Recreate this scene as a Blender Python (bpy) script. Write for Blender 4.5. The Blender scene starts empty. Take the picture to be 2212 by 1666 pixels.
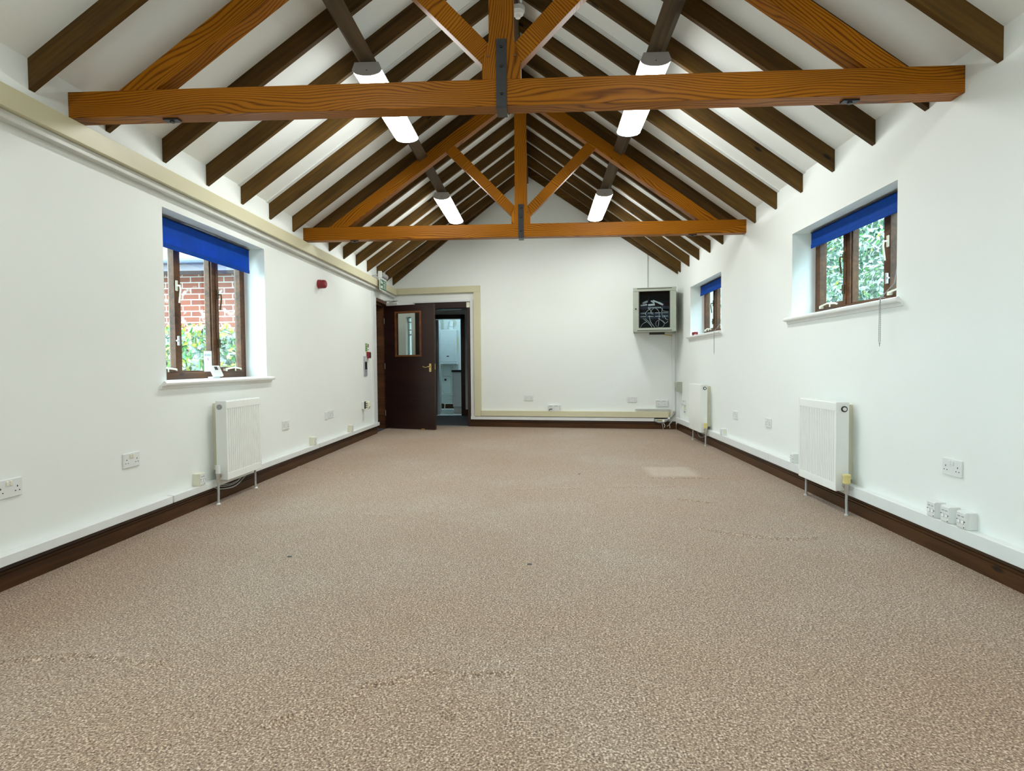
import bpy, bmesh, math, random
from mathutils import Vector, Matrix
random.seed(11)
S = bpy.context.scene
COL = S.collection
PI = math.pi

# ------------------------------------------------------------------ room constants (metres)
XL, XR = -2.453, 2.085            # inner faces of the side walls
YF = -2.6                         # wall behind the camera
RX = (XL + XR) / 2                # ridge line
SL = 0.72                         # roof slope
ANG = math.atan(SL)
ZC = 2.497                        # ceiling height at the side walls
ZR = 2.349                        # underside of the rafters at the side walls
TH = math.atan(0.18)              # the end wall runs askew
def YB(x): return 10.235 - 0.18 * (x - XL)
NR = 0.5254                       # rafter spacing
def zr(x): return ZR + SL * (min(x - XL, XR - x))

# ------------------------------------------------------------------ materials
def nodes_of(name):
    m = bpy.data.materials.new(name); m.use_nodes = True
    nt = m.node_tree; nt.nodes.clear()
    out = nt.nodes.new('ShaderNodeOutputMaterial')
    b = nt.nodes.new('ShaderNodeBsdfPrincipled')
    nt.links.new(b.outputs[0], out.inputs[0])
    return m, nt, b
def N(nt, kind, **kw):
    n = nt.nodes.new('ShaderNode' + kind)
    for k, v in kw.items():
        if k.startswith('i_'):
            n.inputs[k[2:].replace('_', ' ')].default_value = v
        else: setattr(n, k, v)
    return n
def ramp(nt, src, stops):
    r = nt.nodes.new('ShaderNodeValToRGB')
    el = r.color_ramp.elements
    while len(el) < len(stops): el.new(0.5)
    for e, (p, c) in zip(el, stops):
        e.position = p; e.color = (c[0], c[1], c[2], 1)
    nt.links.new(src, r.inputs[0]); return r
def bump(nt, b, src, strength, dist):
    k = N(nt, 'Bump', i_Strength=strength, i_Distance=dist)
    nt.links.new(src, k.inputs['Height']); nt.links.new(k.outputs[0], b.inputs['Normal'])
def plain(name, col, rough=0.5, metal=0.0, spec=0.5, var=0.06, vscale=9.0, bmp=0.0):
    m, nt, b = nodes_of(name)
    tc = N(nt, 'TexCoord'); no = N(nt, 'TexNoise', i_Scale=vscale, i_Detail=3.0)
    nt.links.new(tc.outputs['Object'], no.inputs['Vector'])
    lo = [max(0, c * (1 - var)) for c in col]; hi = [min(1, c * (1 + var)) for c in col]
    r = ramp(nt, no.outputs[0], [(0.3, lo), (0.7, hi)])
    nt.links.new(r.outputs[0], b.inputs['Base Color'])
    b.inputs['Roughness'].default_value = rough; b.inputs['Metallic'].default_value = metal
    b.inputs['Specular IOR Level'].default_value = spec
    if bmp: bump(nt, b, no.outputs[0], bmp, 0.002)
    return m
def rnd_coords(nt):
    tc = N(nt, 'TexCoord'); oi = N(nt, 'ObjectInfo')
    mu = N(nt, 'VectorMath', operation='SCALE'); mu.inputs['Scale'].default_value = 37.0
    cb = N(nt, 'CombineXYZ')
    for i in range(3): nt.links.new(oi.outputs['Random'], cb.inputs[i])
    nt.links.new(cb.outputs[0], mu.inputs[0])
    ad = N(nt, 'VectorMath', operation='ADD')
    nt.links.new(tc.outputs['Object'], ad.inputs[0]); nt.links.new(mu.outputs[0], ad.inputs[1])
    return ad.outputs[0]
def scaled(nt, vec, s):
    mp = N(nt, 'Mapping'); mp.inputs['Scale'].default_value = s
    nt.links.new(vec, mp.inputs[0]); return mp.outputs[0]
def wood_grain(name, light, mid, dark, spacing=0.010, warp=0.05, rough=0.38):
    m, nt, b = nodes_of(name)
    v = rnd_coords(nt)
    w1 = N(nt, 'TexNoise', i_Scale=1.0, i_Detail=1.5, i_Roughness=0.4)
    nt.links.new(scaled(nt, v, (1.3, 5.0, 6.0)), w1.inputs['Vector'])
    sp = N(nt, 'SeparateXYZ'); nt.links.new(v, sp.inputs[0])
    a = N(nt, 'Math', operation='MULTIPLY_ADD'); a.inputs[1].default_value = 0.55
    nt.links.new(sp.outputs[1], a.inputs[0]); nt.links.new(sp.outputs[2], a.inputs[2])
    c = N(nt, 'Math', operation='MULTIPLY_ADD'); c.inputs[1].default_value = warp * 2.4
    nt.links.new(w1.outputs[0], c.inputs[0]); nt.links.new(a.outputs[0], c.inputs[2])
    d = N(nt, 'Math', operation='MULTIPLY'); d.inputs[1].default_value = 2 * PI / spacing
    nt.links.new(c.outputs[0], d.inputs[0])
    s = N(nt, 'Math', operation='SINE'); nt.links.new(d.outputs[0], s.inputs[0])
    mr = N(nt, 'MapRange'); mr.inputs[1].default_value = -1; mr.inputs[2].default_value = 1
    nt.links.new(s.outputs[0], mr.inputs[0])
    fb = N(nt, 'TexNoise', i_Scale=1.0, i_Detail=4.0)
    nt.links.new(scaled(nt, v, (4.0, 160.0, 160.0)), fb.inputs['Vector'])
    mx = N(nt, 'Math', operation='MULTIPLY_ADD'); mx.inputs[1].default_value = 0.35
    nt.links.new(fb.outputs[0], mx.inputs[0]); nt.links.new(mr.outputs[0], mx.inputs[2])
    r = ramp(nt, mx.outputs[0], [(0.10, dark), (0.34, mid), (0.75, light), (1.0, light)])
    tone = N(nt, 'TexNoise', i_Scale=1.0, i_Detail=2.0)
    nt.links.new(scaled(nt, v, (1.0, 3.0, 3.0)), tone.inputs['Vector'])
    hs = N(nt, 'HueSaturation')
    tr = N(nt, 'MapRange'); tr.inputs[1].default_value = 0.3; tr.inputs[2].default_value = 0.7
    tr.inputs[3].default_value = 0.78; tr.inputs[4].default_value = 1.2
    nt.links.new(tone.outputs[0], tr.inputs[0]); nt.links.new(tr.outputs[0], hs.inputs['Value'])
    nt.links.new(r.outputs[0], hs.inputs['Color']); nt.links.new(hs.outputs[0], b.inputs['Base Color'])
    b.inputs['Roughness'].default_value = rough; b.inputs['Specular IOR Level'].default_value = 0.12
    bump(nt, b, mx.outputs[0], 0.15, 0.001)
    return m
def wood_rough(name, lo, hi, knot, rough=0.5, spec=0.4):
    m, nt, b = nodes_of(name)
    v = rnd_coords(nt)
    f = N(nt, 'TexNoise', i_Scale=1.0, i_Detail=5.0, i_Roughness=0.6)
    nt.links.new(scaled(nt, v, (2.2, 45.0, 45.0)), f.inputs['Vector'])
    t = N(nt, 'TexNoise', i_Scale=1.0, i_Detail=2.0)
    nt.links.new(scaled(nt, v, (1.2, 7.0, 7.0)), t.inputs['Vector'])
    mx = N(nt, 'Math', operation='ADD'); nt.links.new(f.outputs[0], mx.inputs[0]); nt.links.new(t.outputs[0], mx.inputs[1])
    hf = N(nt, 'Math', operation='MULTIPLY'); hf.inputs[1].default_value = 0.5; nt.links.new(mx.outputs[0], hf.inputs[0])
    r = ramp(nt, hf.outputs[0], [(0.36, lo), (0.66, hi)])
    vo = N(nt, 'TexVoronoi', i_Scale=1.0)
    nt.links.new(scaled(nt, v, (2.2, 6.0, 6.0)), vo.inputs['Vector'])
    kr = ramp(nt, vo.outputs['Distance'], [(0.05, (1, 1, 1)), (0.10, (0, 0, 0))])
    mm = N(nt, 'MixRGB'); mm.inputs[2].default_value = (*knot, 1)
    nt.links.new(kr.outputs[0], mm.inputs[0]); nt.links.new(r.outputs[0], mm.inputs[1])
    nt.links.new(mm.outputs[0], b.inputs['Base Color'])
    b.inputs['Roughness'].default_value = rough; b.inputs['Specular IOR Level'].default_value = spec
    bump(nt, b, f.outputs[0], 0.25, 0.0015)
    return m
def emit(name, col, strength):
    m = bpy.data.materials.new(name); m.use_nodes = True
    nt = m.node_tree; nt.nodes.clear()
    o = nt.nodes.new('ShaderNodeOutputMaterial'); e = nt.nodes.new('ShaderNodeEmission')
    e.inputs[0].default_value = (*col, 1); e.inputs[1].default_value = strength
    nt.links.new(e.outputs[0], o.inputs[0]); return m
def glass(name, tint=(0.97, 1, 0.99), gloss=0.06, rough=0.0):
    m = bpy.data.materials.new(name); m.use_nodes = True
    nt = m.node_tree; nt.nodes.clear()
    o = nt.nodes.new('ShaderNodeOutputMaterial')
    t = N(nt, 'BsdfTransparent'); t.inputs[0].default_value = (*tint, 1)
    g = N(nt, 'BsdfGlossy'); g.inputs['Roughness'].default_value = rough
    x = N(nt, 'MixShader'); x.inputs[0].default_value = gloss
    nt.links.new(t.outputs[0], x.inputs[1]); nt.links.new(g.outputs[0], x.inputs[2])
    nt.links.new(x.outputs[0], o.inputs[0]); return m
def brick(name, c1, c2, mortar, lime=0.5):
    m, nt, b = nodes_of(name)
    tc = N(nt, 'TexCoord'); sp = N(nt, 'SeparateXYZ'); cb = N(nt, 'CombineXYZ')
    nt.links.new(tc.outputs['Object'], sp.inputs[0])
    ad = N(nt, 'Math', operation='ADD')
    nt.links.new(sp.outputs[0], ad.inputs[0]); nt.links.new(sp.outputs[1], ad.inputs[1])
    nt.links.new(ad.outputs[0], cb.inputs[0]); nt.links.new(sp.outputs[2], cb.inputs[1])
    br = N(nt, 'TexBrick', i_Scale=1.0); br.offset = 0.5
    br.inputs['Color1'].default_value = (*c1, 1); br.inputs['Color2'].default_value = (*c2, 1)
    br.inputs['Mortar'].default_value = (*mortar, 1)
    br.inputs['Mortar Size'].default_value = 0.007; br.inputs['Brick Width'].default_value = 0.225
    br.inputs['Row Height'].default_value = 0.075; br.inputs['Mortar Smooth'].default_value = 0.1
    nt.links.new(cb.outputs[0], br.inputs['Vector'])
    no = N(nt, 'TexNoise', i_Scale=7.0, i_Detail=5.0); nt.links.new(cb.outputs[0], no.inputs['Vector'])
    r = ramp(nt, no.outputs[0], [(lime, (0, 0, 0)), (lime + 0.1, (1, 1, 1))])
    mx = N(nt, 'MixRGB'); mx.inputs[2].default_value = (*mortar, 1)
    nt.links.new(r.outputs[0], mx.inputs[0]); nt.links.new(br.outputs[0], mx.inputs[1])
    nt.links.new(mx.outputs[0], b.inputs['Base Color']); b.inputs['Roughness'].default_value = 0.9
    return m
def carpet():
    m, nt, b = nodes_of('carpet_pile')
    tc = N(nt, 'TexCoord'); v = tc.outputs['Object']
    n1 = N(nt, 'TexNoise', i_Scale=150.0, i_Detail=2.0, i_Roughness=0.6); nt.links.new(v, n1.inputs['Vector'])
    vo = N(nt, 'TexVoronoi', i_Scale=190.0); nt.links.new(v, vo.inputs['Vector'])
    ad = N(nt, 'Math', operation='MULTIPLY_ADD'); ad.inputs[1].default_value = 0.22
    nt.links.new(vo.outputs['Color'], ad.inputs[0]); nt.links.new(n1.outputs[0], ad.inputs[2])
    r = ramp(nt, ad.outputs[0], [(0.40, (0.070, 0.045, 0.029)), (0.53, (0.200, 0.140, 0.094)),
                                 (0.66, (0.315, 0.234, 0.166)), (0.80, (0.62, 0.51, 0.41))])
    n2 = N(nt, 'TexNoise', i_Scale=0.9, i_Detail=3.0, i_Roughness=0.55); nt.links.new(v, n2.inputs['Vector'])
    t = ramp(nt, n2.outputs[0], [(0.32, (0.98, 0.90, 0.84)), (0.5, (1.0, 0.96, 0.93)), (0.68, (1.06, 1.08, 1.10))])
    mu = N(nt, 'MixRGB', blend_type='MULTIPLY'); mu.inputs[0].default_value = 1
    nt.links.new(r.outputs[0], mu.inputs[1]); nt.links.new(t.outputs[0], mu.inputs[2])
    # faded oblong where something stood
    sp = N(nt, 'SeparateXYZ'); nt.links.new(v, sp.inputs[0])
    def band(src, c, hw, soft):
        d = N(nt, 'Math', operation='SUBTRACT'); d.inputs[1].default_value = c; nt.links.new(src, d.inputs[0])
        a = N(nt, 'Math', operation='ABSOLUTE'); nt.links.new(d.outputs[0], a.inputs[0])
        k = N(nt, 'MapRange'); k.inputs[1].default_value = hw; k.inputs[2].default_value = hw - soft
        nt.links.new(a.outputs[0], k.inputs[0]); return k.outputs[0]
    def times(p, q, f=None):
        k = N(nt, 'Math', operation='MULTIPLY'); nt.links.new(p, k.inputs[0])
        if q is None: k.inputs[1].default_value = f
        else: nt.links.new(q, k.inputs[1])
        return k.outputs[0]
    msk = times(times(band(sp.outputs[0], 1.20, 0.25, 0.08), band(sp.outputs[1], 5.72, 0.30, 0.10)), None, 0.38)
    mp = N(nt, 'MixRGB'); mp.inputs[2].default_value = (0.52, 0.44, 0.35, 1)
    nt.links.new(msk, mp.inputs[0]); nt.links.new(mu.outputs[0], mp.inputs[1])
    nt.links.new(mp.outputs[0], b.inputs['Base Color'])
    b.inputs['Roughness'].default_value = 0.92; b.inputs['Specular IOR Level'].default_value = 0.25
    b.inputs['Sheen Weight'].default_value = 0.15; b.inputs['Sheen Roughness'].default_value = 0.5
    bump(nt, b, ad.outputs[0], 0.5, 0.004)
    return m
def fabric(name, col, back):
    m, nt, b = nodes_of(name)
    out = [n for n in nt.nodes if n.type == 'OUTPUT_MATERIAL'][0]
    tc = N(nt, 'TexCoord'); no = N(nt, 'TexNoise', i_Scale=14.0, i_Detail=2.0)
    nt.links.new(tc.outputs['Object'], no.inputs['Vector'])
    r = ramp(nt, no.outputs[0], [(0.3, [c * 0.9 for c in col]), (0.7, [c * 1.1 for c in col])])
    nt.links.new(r.outputs[0], b.inputs['Base Color']); b.inputs['Roughness'].default_value = 0.6; b.inputs['Specular IOR Level'].default_value = 0.12
    tl = N(nt, 'BsdfTranslucent'); tl.inputs[0].default_value = (*back, 1)
    x = N(nt, 'MixShader'); x.inputs[0].default_value = 0.25
    nt.links.new(b.outputs[0], x.inputs[1]); nt.links.new(tl.outputs[0], x.inputs[2]); nt.links.new(x.outputs[0], out.inputs[0])
    return m
def leaf(name, col):
    m, nt, b = nodes_of(name)
    out = [n for n in nt.nodes if n.type == 'OUTPUT_MATERIAL'][0]
    tc = N(nt, 'TexCoord'); no = N(nt, 'TexNoise', i_Scale=5.0, i_Detail=2.0)
    nt.links.new(tc.outputs['Object'], no.inputs['Vector'])
    r = ramp(nt, no.outputs[0], [(0.3, [c * 0.7 for c in col]), (0.7, [min(1, c * 1.25) for c in col])])
    nt.links.new(r.outputs[0], b.inputs['Base Color']); b.inputs['Roughness'].default_value = 0.45
    tl = N(nt, 'BsdfTranslucent'); nt.links.new(r.outputs[0], tl.inputs[0])
    x = N(nt, 'MixShader'); x.inputs[0].default_value = 0.3
    nt.links.new(b.outputs[0], x.inputs[1]); nt.links.new(tl.outputs[0], x.inputs[2]); nt.links.new(x.outputs[0], out.inputs[0])
    return m

M = {}
M['wall'] = plain('wall_paint', (0.80, 0.83, 0.805), 0.55, var=0.012, vscale=1.5)
M['ceil'] = plain('ceiling_paint', (0.88, 0.905, 0.885), 0.6, var=0.012, vscale=1.5)
M['beam'] = wood_grain('pitch_pine', (0.34, 0.120, 0.005), (0.25, 0.080, 0.003), (0.105, 0.031, 0.002), 0.014, 0.085)
M['raft'] = wood_rough('stained_rafter', (0.042, 0.021, 0.003), (0.125, 0.063, 0.009), (0.010, 0.006, 0.003), 0.55, 0.22)
M['purl'] = wood_rough('dull_brown_timber', (0.045, 0.029, 0.014), (0.105, 0.069, 0.036), (0.02, 0.014, 0.01), 0.65, 0.2)
M['skirt'] = wood_rough('varnished_skirting', (0.030, 0.011, 0.003), (0.085, 0.033, 0.008), (0.012, 0.006, 0.003), 0.4, 0.3)
M['door'] = wood_rough('mahogany_door', (0.016, 0.0055, 0.004), (0.032, 0.011, 0.007), (0.014, 0.005, 0.004), 0.35, 0.5)
M['frame'] = wood_rough('stained_window_frame', (0.045, 0.017, 0.006), (0.13, 0.052, 0.018), (0.03, 0.012, 0.006), 0.45, 0.25)
M['bead'] = wood_rough('light_door_bead', (0.09, 0.03, 0.01), (0.2, 0.075, 0.025), (0.08, 0.03, 0.01), 0.35, 0.5)
M['white'] = plain('white_plastic', (0.72, 0.745, 0.735), 0.35, var=0.02)
M['rad'] = plain('radiator_enamel', (0.80, 0.82, 0.79), 0.28, var=0.01)
M['cream'] = plain('cream_plastic', (0.70, 0.69, 0.55), 0.4, var=0.03)
M['beige'] = plain('beige_trunking', (0.62, 0.585, 0.40), 0.4, var=0.03, vscale=2.0)
M['gloss'] = plain('white_gloss_paint', (0.80, 0.82, 0.80), 0.25, var=0.02)
M['grey'] = plain('grey_plastic', (0.33, 0.34, 0.34), 0.45)
M['lgrey'] = plain('light_grey_plastic', (0.60, 0.61, 0.57), 0.4)
M['cap'] = plain('luminaire_end_cap', (0.42, 0.42, 0.42), 0.5)
M['black'] = plain('black_iron', (0.012, 0.014, 0.016), 0.4, spec=0.6)
M['dark'] = plain('dark_recess', (0.02, 0.02, 0.02), 0.6)
M['chrome'] = plain('dull_chrome', (0.55, 0.53, 0.48), 0.3, 0.9)
M['brass'] = plain('polished_brass', (0.75, 0.55, 0.22), 0.25, 0.9)
M['yellow'] = plain('aged_yellow_plastic', (0.75, 0.66, 0.28), 0.4)
M['ivory'] = plain('ivory_metal', (0.76, 0.74, 0.60), 0.3)
M['shaded_handle'] = plain('shaded_handle_metal', (0.07, 0.055, 0.025), 0.4, 0.4)  # shade put into the colour of handles and locks seen side-lit
M['red'] = plain('red_plastic', (0.23, 0.010, 0.016), 0.3)
M['green'] = plain('sign_green', (0.0, 0.11, 0.035), 0.4)
M['sgreen'] = plain('pale_green_notice', (0.30, 0.50, 0.20), 0.5)
M['orange'] = plain('orange_print', (0.70, 0.22, 0.05), 0.5)
M['paper'] = plain('paper_white', (0.85, 0.86, 0.85), 0.6, var=0.01)
M['teal'] = plain('teal_print', (0.25, 0.55, 0.55), 0.6)
M['lilac'] = plain('lilac_print', (0.55, 0.45, 0.60), 0.6)
M['silver'] = plain('silver_grey', (0.42, 0.45, 0.50), 0.35, 0.3)
M['cab'] = plain('cabinet_grey', (0.37, 0.40, 0.335), 0.4, var=0.02)
M['cabin'] = plain('cabinet_inside', (0.035, 0.043, 0.055), 0.5)
M['navy'] = plain('switch_navy', (0.02, 0.03, 0.06), 0.4)
M['cable'] = plain('grey_cable', (0.38, 0.40, 0.39), 0.5)
M['wcable'] = plain('white_cable', (0.75, 0.76, 0.72), 0.5)
M['ycable'] = plain('yellow_cable', (0.60, 0.42, 0.03), 0.5)
M['hose'] = plain('grey_hose', (0.30, 0.32, 0.31), 0.5)
M['pipe'] = plain('painted_pipe', (0.42, 0.43, 0.42), 0.4)
M['wpipe'] = plain('pale_pipe', (0.66, 0.68, 0.60), 0.4)
M['blue'] = fabric('blue_blind_fabric', (0.001, 0.062, 0.36), (0.005, 0.14, 0.7))
M['glass'] = glass('window_glass')
M['glassd'] = glass('smoked_cabinet_glass', (0.80, 0.85, 0.87), 0.015)
M['glassv'] = glass('door_glass', (0.92, 0.95, 0.92), 0.08)
M['lamp'] = emit('lamp_diffuser', (0.97, 1.0, 0.97), 26.0)
M['bfill'] = emit('back_room_fill', (0.55, 0.85, 1.0), 15.0)
M['screen'] = plain('dull_screen', (0.03, 0.035, 0.035), 0.2)
M['carpet'] = carpet()
M['dcarpet'] = plain('dark_grey_carpet', (0.055, 0.055, 0.053), 0.95, var=0.3, vscale=90)
M['tile'] = plain('pale_vinyl', (0.62, 0.66, 0.62), 0.2, var=0.2, vscale=6)
M['lobby'] = plain('lobby_paint', (0.60, 0.63, 0.63), 0.6, var=0.02)
M['brick'] = brick('red_brick', (0.20, 0.050, 0.024), (0.15, 0.034, 0.018), (0.34, 0.32, 0.28), 0.60)
M['brick2'] = brick('buff_brick', (0.24, 0.11, 0.035), (0.2, 0.08, 0.03), (0.30, 0.26, 0.2), 0.7)
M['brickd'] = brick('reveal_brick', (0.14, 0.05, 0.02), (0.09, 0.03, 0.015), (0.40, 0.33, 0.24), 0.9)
M['fascia'] = plain('blue_grey_fascia', (0.16, 0.18, 0.26), 0.5)
M['soffit'] = plain('brown_soffit', (0.10, 0.085, 0.10), 0.6)
M['tiles'] = plain('roof_tiles', (0.25, 0.12, 0.08), 0.8)
M['paving'] = plain('paving', (0.20, 0.20, 0.19), 0.9, var=0.15, vscale=4)
M['lf1'] = leaf('leaf_green', (0.042, 0.143, 0.025))
M['lf2'] = leaf('leaf_pale', (0.260, 0.328, 0.218))
M['lf3'] = leaf('leaf_yellow', (0.302, 0.277, 0.025))
M['lf4'] = leaf('leaf_deep', (0.013, 0.059, 0.029))
M['lf5'] = leaf('leaf_silver', (0.336, 0.386, 0.353))
M['stem'] = plain('stem_brown', (0.10, 0.07, 0.04), 0.8)

# ------------------------------------------------------------------ mesh helpers
class G:
    def __init__(s): s.bm = bmesh.new()
    def box(s, x0, x1, y0, y1, z0, z1, bev=0.0, seg=1):
        vs = [s.bm.verts.new(p) for p in ((x0,y0,z0),(x1,y0,z0),(x1,y1,z0),(x0,y1,z0),(x0,y0,z1),(x1,y0,z1),(x1,y1,z1),(x0,y1,z1))]
        fs = [s.bm.faces.new([vs[i] for i in f]) for f in ((3,2,1,0),(4,5,6,7),(0,1,5,4),(1,2,6,5),(2,3,7,6),(3,0,4,7))]
        if bev > 0:
            es = list({e for f in fs for e in f.edges})
            bmesh.ops.bevel(s.bm, geom=es, offset=bev, segments=seg, affect='EDGES', profile=0.5)
        return s
    def prism(s, poly, ax, a0, a1):
        """polygon in the two other axes (in x<y<z order), extruded along axis ax from a0 to a1"""
        def mk(p, a):
            q = list(p); q.insert(ax, a); return s.bm.verts.new(q)
        A = [mk(p, a0) for p in poly]; B = [mk(p, a1) for p in poly]
        n = len(poly)
        s.bm.faces.new(A); s.bm.faces.new(B[::-1])
        for i in range(n): s.bm.faces.new((A[i], B[i], B[(i+1) % n], A[(i+1) % n]))
        return s
    def quad(s, *p): s.bm.faces.new([s.bm.verts.new(q) for q in p]); return s
    def tube(s, pts, r, n=8, caps=True, r1=None):
        pts = [Vector(p) for p in pts]; rings = []
        up = None
        for i, p in enumerate(pts):
            if i == 0: t = pts[1] - p
            elif i == len(pts) - 1: t = p - pts[i-1]
            else: t = (pts[i+1] - p).normalized() + (p - pts[i-1]).normalized()
            t.normalize()
            if up is None or abs(up.dot(t)) > 0.95: up = Vector((0,0,1)) if abs(t.z) < 0.9 else Vector((1,0,0))
            a = t.cross(up).normalized(); b = a.cross(t).normalized(); up = b
            rr = r if r1 is None else r + (r1 - r) * i / (len(pts) - 1)
            rings.append([s.bm.verts.new(p + (a * math.cos(2*PI*k/n) + b * math.sin(2*PI*k/n)) * rr) for k in range(n)])
        for A, B in zip(rings, rings[1:]):
            for k in range(n): s.bm.faces.new((A[k], A[(k+1) % n], B[(k+1) % n], B[k]))
        if caps: s.bm.faces.new(rings[0][::-1]); s.bm.faces.new(rings[-1])
        return s
    def cyl(s, p0, p1, r, n=16, r1=None): return s.tube([p0, p1], r, n, True, r1)
    def ball(s, c, r, seg=8, ring=6, sc=(1,1,1)):
        bmesh.ops.create_uvsphere(s.bm, u_segments=seg, v_segments=ring, radius=r,
            matrix=Matrix.Translation(c) @ Matrix.Diagonal((*sc, 1)))
        return s
    def done(s, name, m, parent=None, loc=None, rot=None, smooth=False):
        bmesh.ops.recalc_face_normals(s.bm, faces=s.bm.faces[:])
        me = bpy.data.meshes.new(name); s.bm.to_mesh(me); s.bm.free()
        if isinstance(m, (list, tuple)):
            for k in m: me.materials.append(k)
        else: me.materials.append(m)
        if smooth:
            me.polygons.foreach_set('use_smooth', [True] * len(me.polygons))
            try: me.set_sharp_from_angle(angle=math.radians(40))
            except Exception: pass
        o = bpy.data.objects.new(name, me); COL.objects.link(o)
        if parent: o.parent = parent
        if loc: o.location = loc
        if rot: o.rotation_euler = rot
        return o
def box(*a, **k): return G().box(*a, **k)
def tag(o, label, cat, group=None, kind=None):
    if label: o['label'] = label
    if cat: o['category'] = cat
    if group: o['group'] = group
    if kind: o['kind'] = kind
    return o
def root(name, label, cat, loc=(0,0,0), rz=0.0, group=None, kind=None):
    o = bpy.data.objects.new(name, None); COL.objects.link(o)
    o.empty_display_size = 0.05; o.location = loc; o.rotation_euler = (0, 0, rz)
    return tag(o, label, cat, group, kind)
def struct(o, label=None):
    o['kind'] = 'structure'
    if label: o['label'] = label
    return o
def on(side, a, z, out=0.0):
    """position and turn of something on a wall: local x to the right as one faces it, -y out of the wall"""
    if side == 'L': return (XL + out, a, z), PI / 2
    if side == 'R': return (XR - out, a, z), -PI / 2
    return (a - out * math.sin(TH), YB(a) - out * math.cos(TH), z), -TH
def slant(name, poly, y0, y1, a, m, parent=None):
    """timber whose outline is given in world x,z; its own x axis follows the grain at angle a"""
    ox, oz = poly[0]; ca, sa = math.cos(a), math.sin(a)
    loc = [((x-ox)*ca + (z-oz)*sa, -(x-ox)*sa + (z-oz)*ca) for x, z in poly]
    g = G().prism(loc, 1, 0.0, y1 - y0)
    es = g.bm.edges[:]
    bmesh.ops.bevel(g.bm, geom=es, offset=0.002, segments=1, affect='EDGES')
    return g.done(name, m, parent, (ox, y0, oz), (0, -a, 0))

# ------------------------------------------------------------------ setting: walls with openings
def wall_grid(name, u0, u1, z0, z1, t, holes, m, loc, rz, extra=None):
    """wall face in local x (u) and z, thickness t towards +y; reveals are built around every opening"""
    us = sorted({u0, u1, *[h[0] for h in holes], *[h[1] for h in holes]})
    zs = sorted({z0, z1, *[h[2] for h in holes], *[h[3] for h in holes]})
    def solid(i, j):
        if i < 0 or j < 0 or i >= len(us)-1 or j >= len(zs)-1: return False
        cu, cz = (us[i]+us[i+1])/2, (zs[j]+zs[j+1])/2
        return not any(h[0] < cu < h[1] and h[2] < cz < h[3] for h in holes)
    g = G()
    for i in range(len(us)-1):
        for j in range(len(zs)-1):
            if not solid(i, j): continue
            a, b, c, d = us[i], us[i+1], zs[j], zs[j+1]
            g.quad((a,0,c),(b,0,c),(b,0,d),(a,0,d)); g.quad((a,t,c),(a,t,d),(b,t,d),(b,t,c))
            if not solid(i-1, j): g.quad((a,0,c),(a,0,d),(a,t,d),(a,t,c))
            if not solid(i+1, j): g.quad((b,0,c),(b,t,c),(b,t,d),(b,0,d))
            if not solid(i, j-1): g.quad((a,0,c),(a,t,c),(b,t,c),(b,0,c))
            if not solid(i, j+1): g.quad((a,0,d),(b,0,d),(b,t,d),(a,t,d))
    if extra: extra(g)
    bmesh.ops.remove_doubles(g.bm, verts=g.bm.verts[:], dist=1e-5)
    return struct(g.done(name, m, None, loc, (0, 0, rz)))

# left wall (local x = world Y), right wall (local x = -world Y)
WL = (3.92, 5.40, 0.915, 2.055); WL0 = (0.44, 1.92, 0.915, 2.055)
WR1 = (3.70, 5.19, 1.372, 2.06); WR2 = (7.18, 8.62, 1.375, 2.055); WR0 = (0.22, 1.71, 1.372, 2.06)
DL = (9.06, 9.80, 0.0, 2.035)
wall_grid('wall_left', YF, 10.5, 0, 2.56, 0.265, [WL, WL0, DL], M['wall'], (XL, 0, 0), PI/2)
neg = lambda h: (-h[1], -h[0], h[2], h[3])
wall_grid('wall_right', -9.7, -YF, 0, 2.56, 0.265, [neg(WR1), neg(WR2), neg(WR0)], M['wall'], (XR, 0, 0), -PI/2)
# end wall, local x along the skewed wall from the left corner
cT = math.cos(TH)
def s_of(x): return (x - XL) / cT
LB = s_of(XR); SRX = s_of(RX)
DB = (s_of(-2.072), s_of(-1.135), 0.0, 2.04)
SB = (s_of(-2.242), s_of(-2.146), 0.92, 1.82)
def gable(g):
    t = 0.25; z0 = 2.56; zap = ZC + SL * (RX - XL) + 0.03
    p = [(-0.04, z0), (LB + 0.04, z0), (SRX, zap)]
    g.bm.faces.new([g.bm.verts.new((a, 0, z)) for a, z in p]); g.bm.faces.new([g.bm.verts.new((a, t, z)) for a, z in p[::-1]])
wall_grid('wall_back', -0.04, LB + 0.04, 0, 2.56, 0.25, [DB, SB], M['wall'], (XL, YB(XL), 0), -TH, gable)
g = G(); g.prism([(XL-0.3, 0), (XR+0.3, 0), (XR+0.3, 2.35), (RX, 4.16), (XL-0.3, 2.35)], 1, YF - 0.2, YF)
struct(g.done('wall_front', M['wall']))
# sloping ceiling, both planes as one ceiling
g = G()
zap = ZC + SL * (RX - XL)
for xo, zo in ((XL - 0.36, ZC - SL * 0.36), (XR + 0.36, ZC - SL * 0.36)):
    g.prism([(xo, zo), (RX, zap), (RX, zap + 0.12), (xo, zo + 0.12)], 1, YF - 0.1, 10.75)
struct(g.done('ceiling', M['ceil']))

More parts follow.
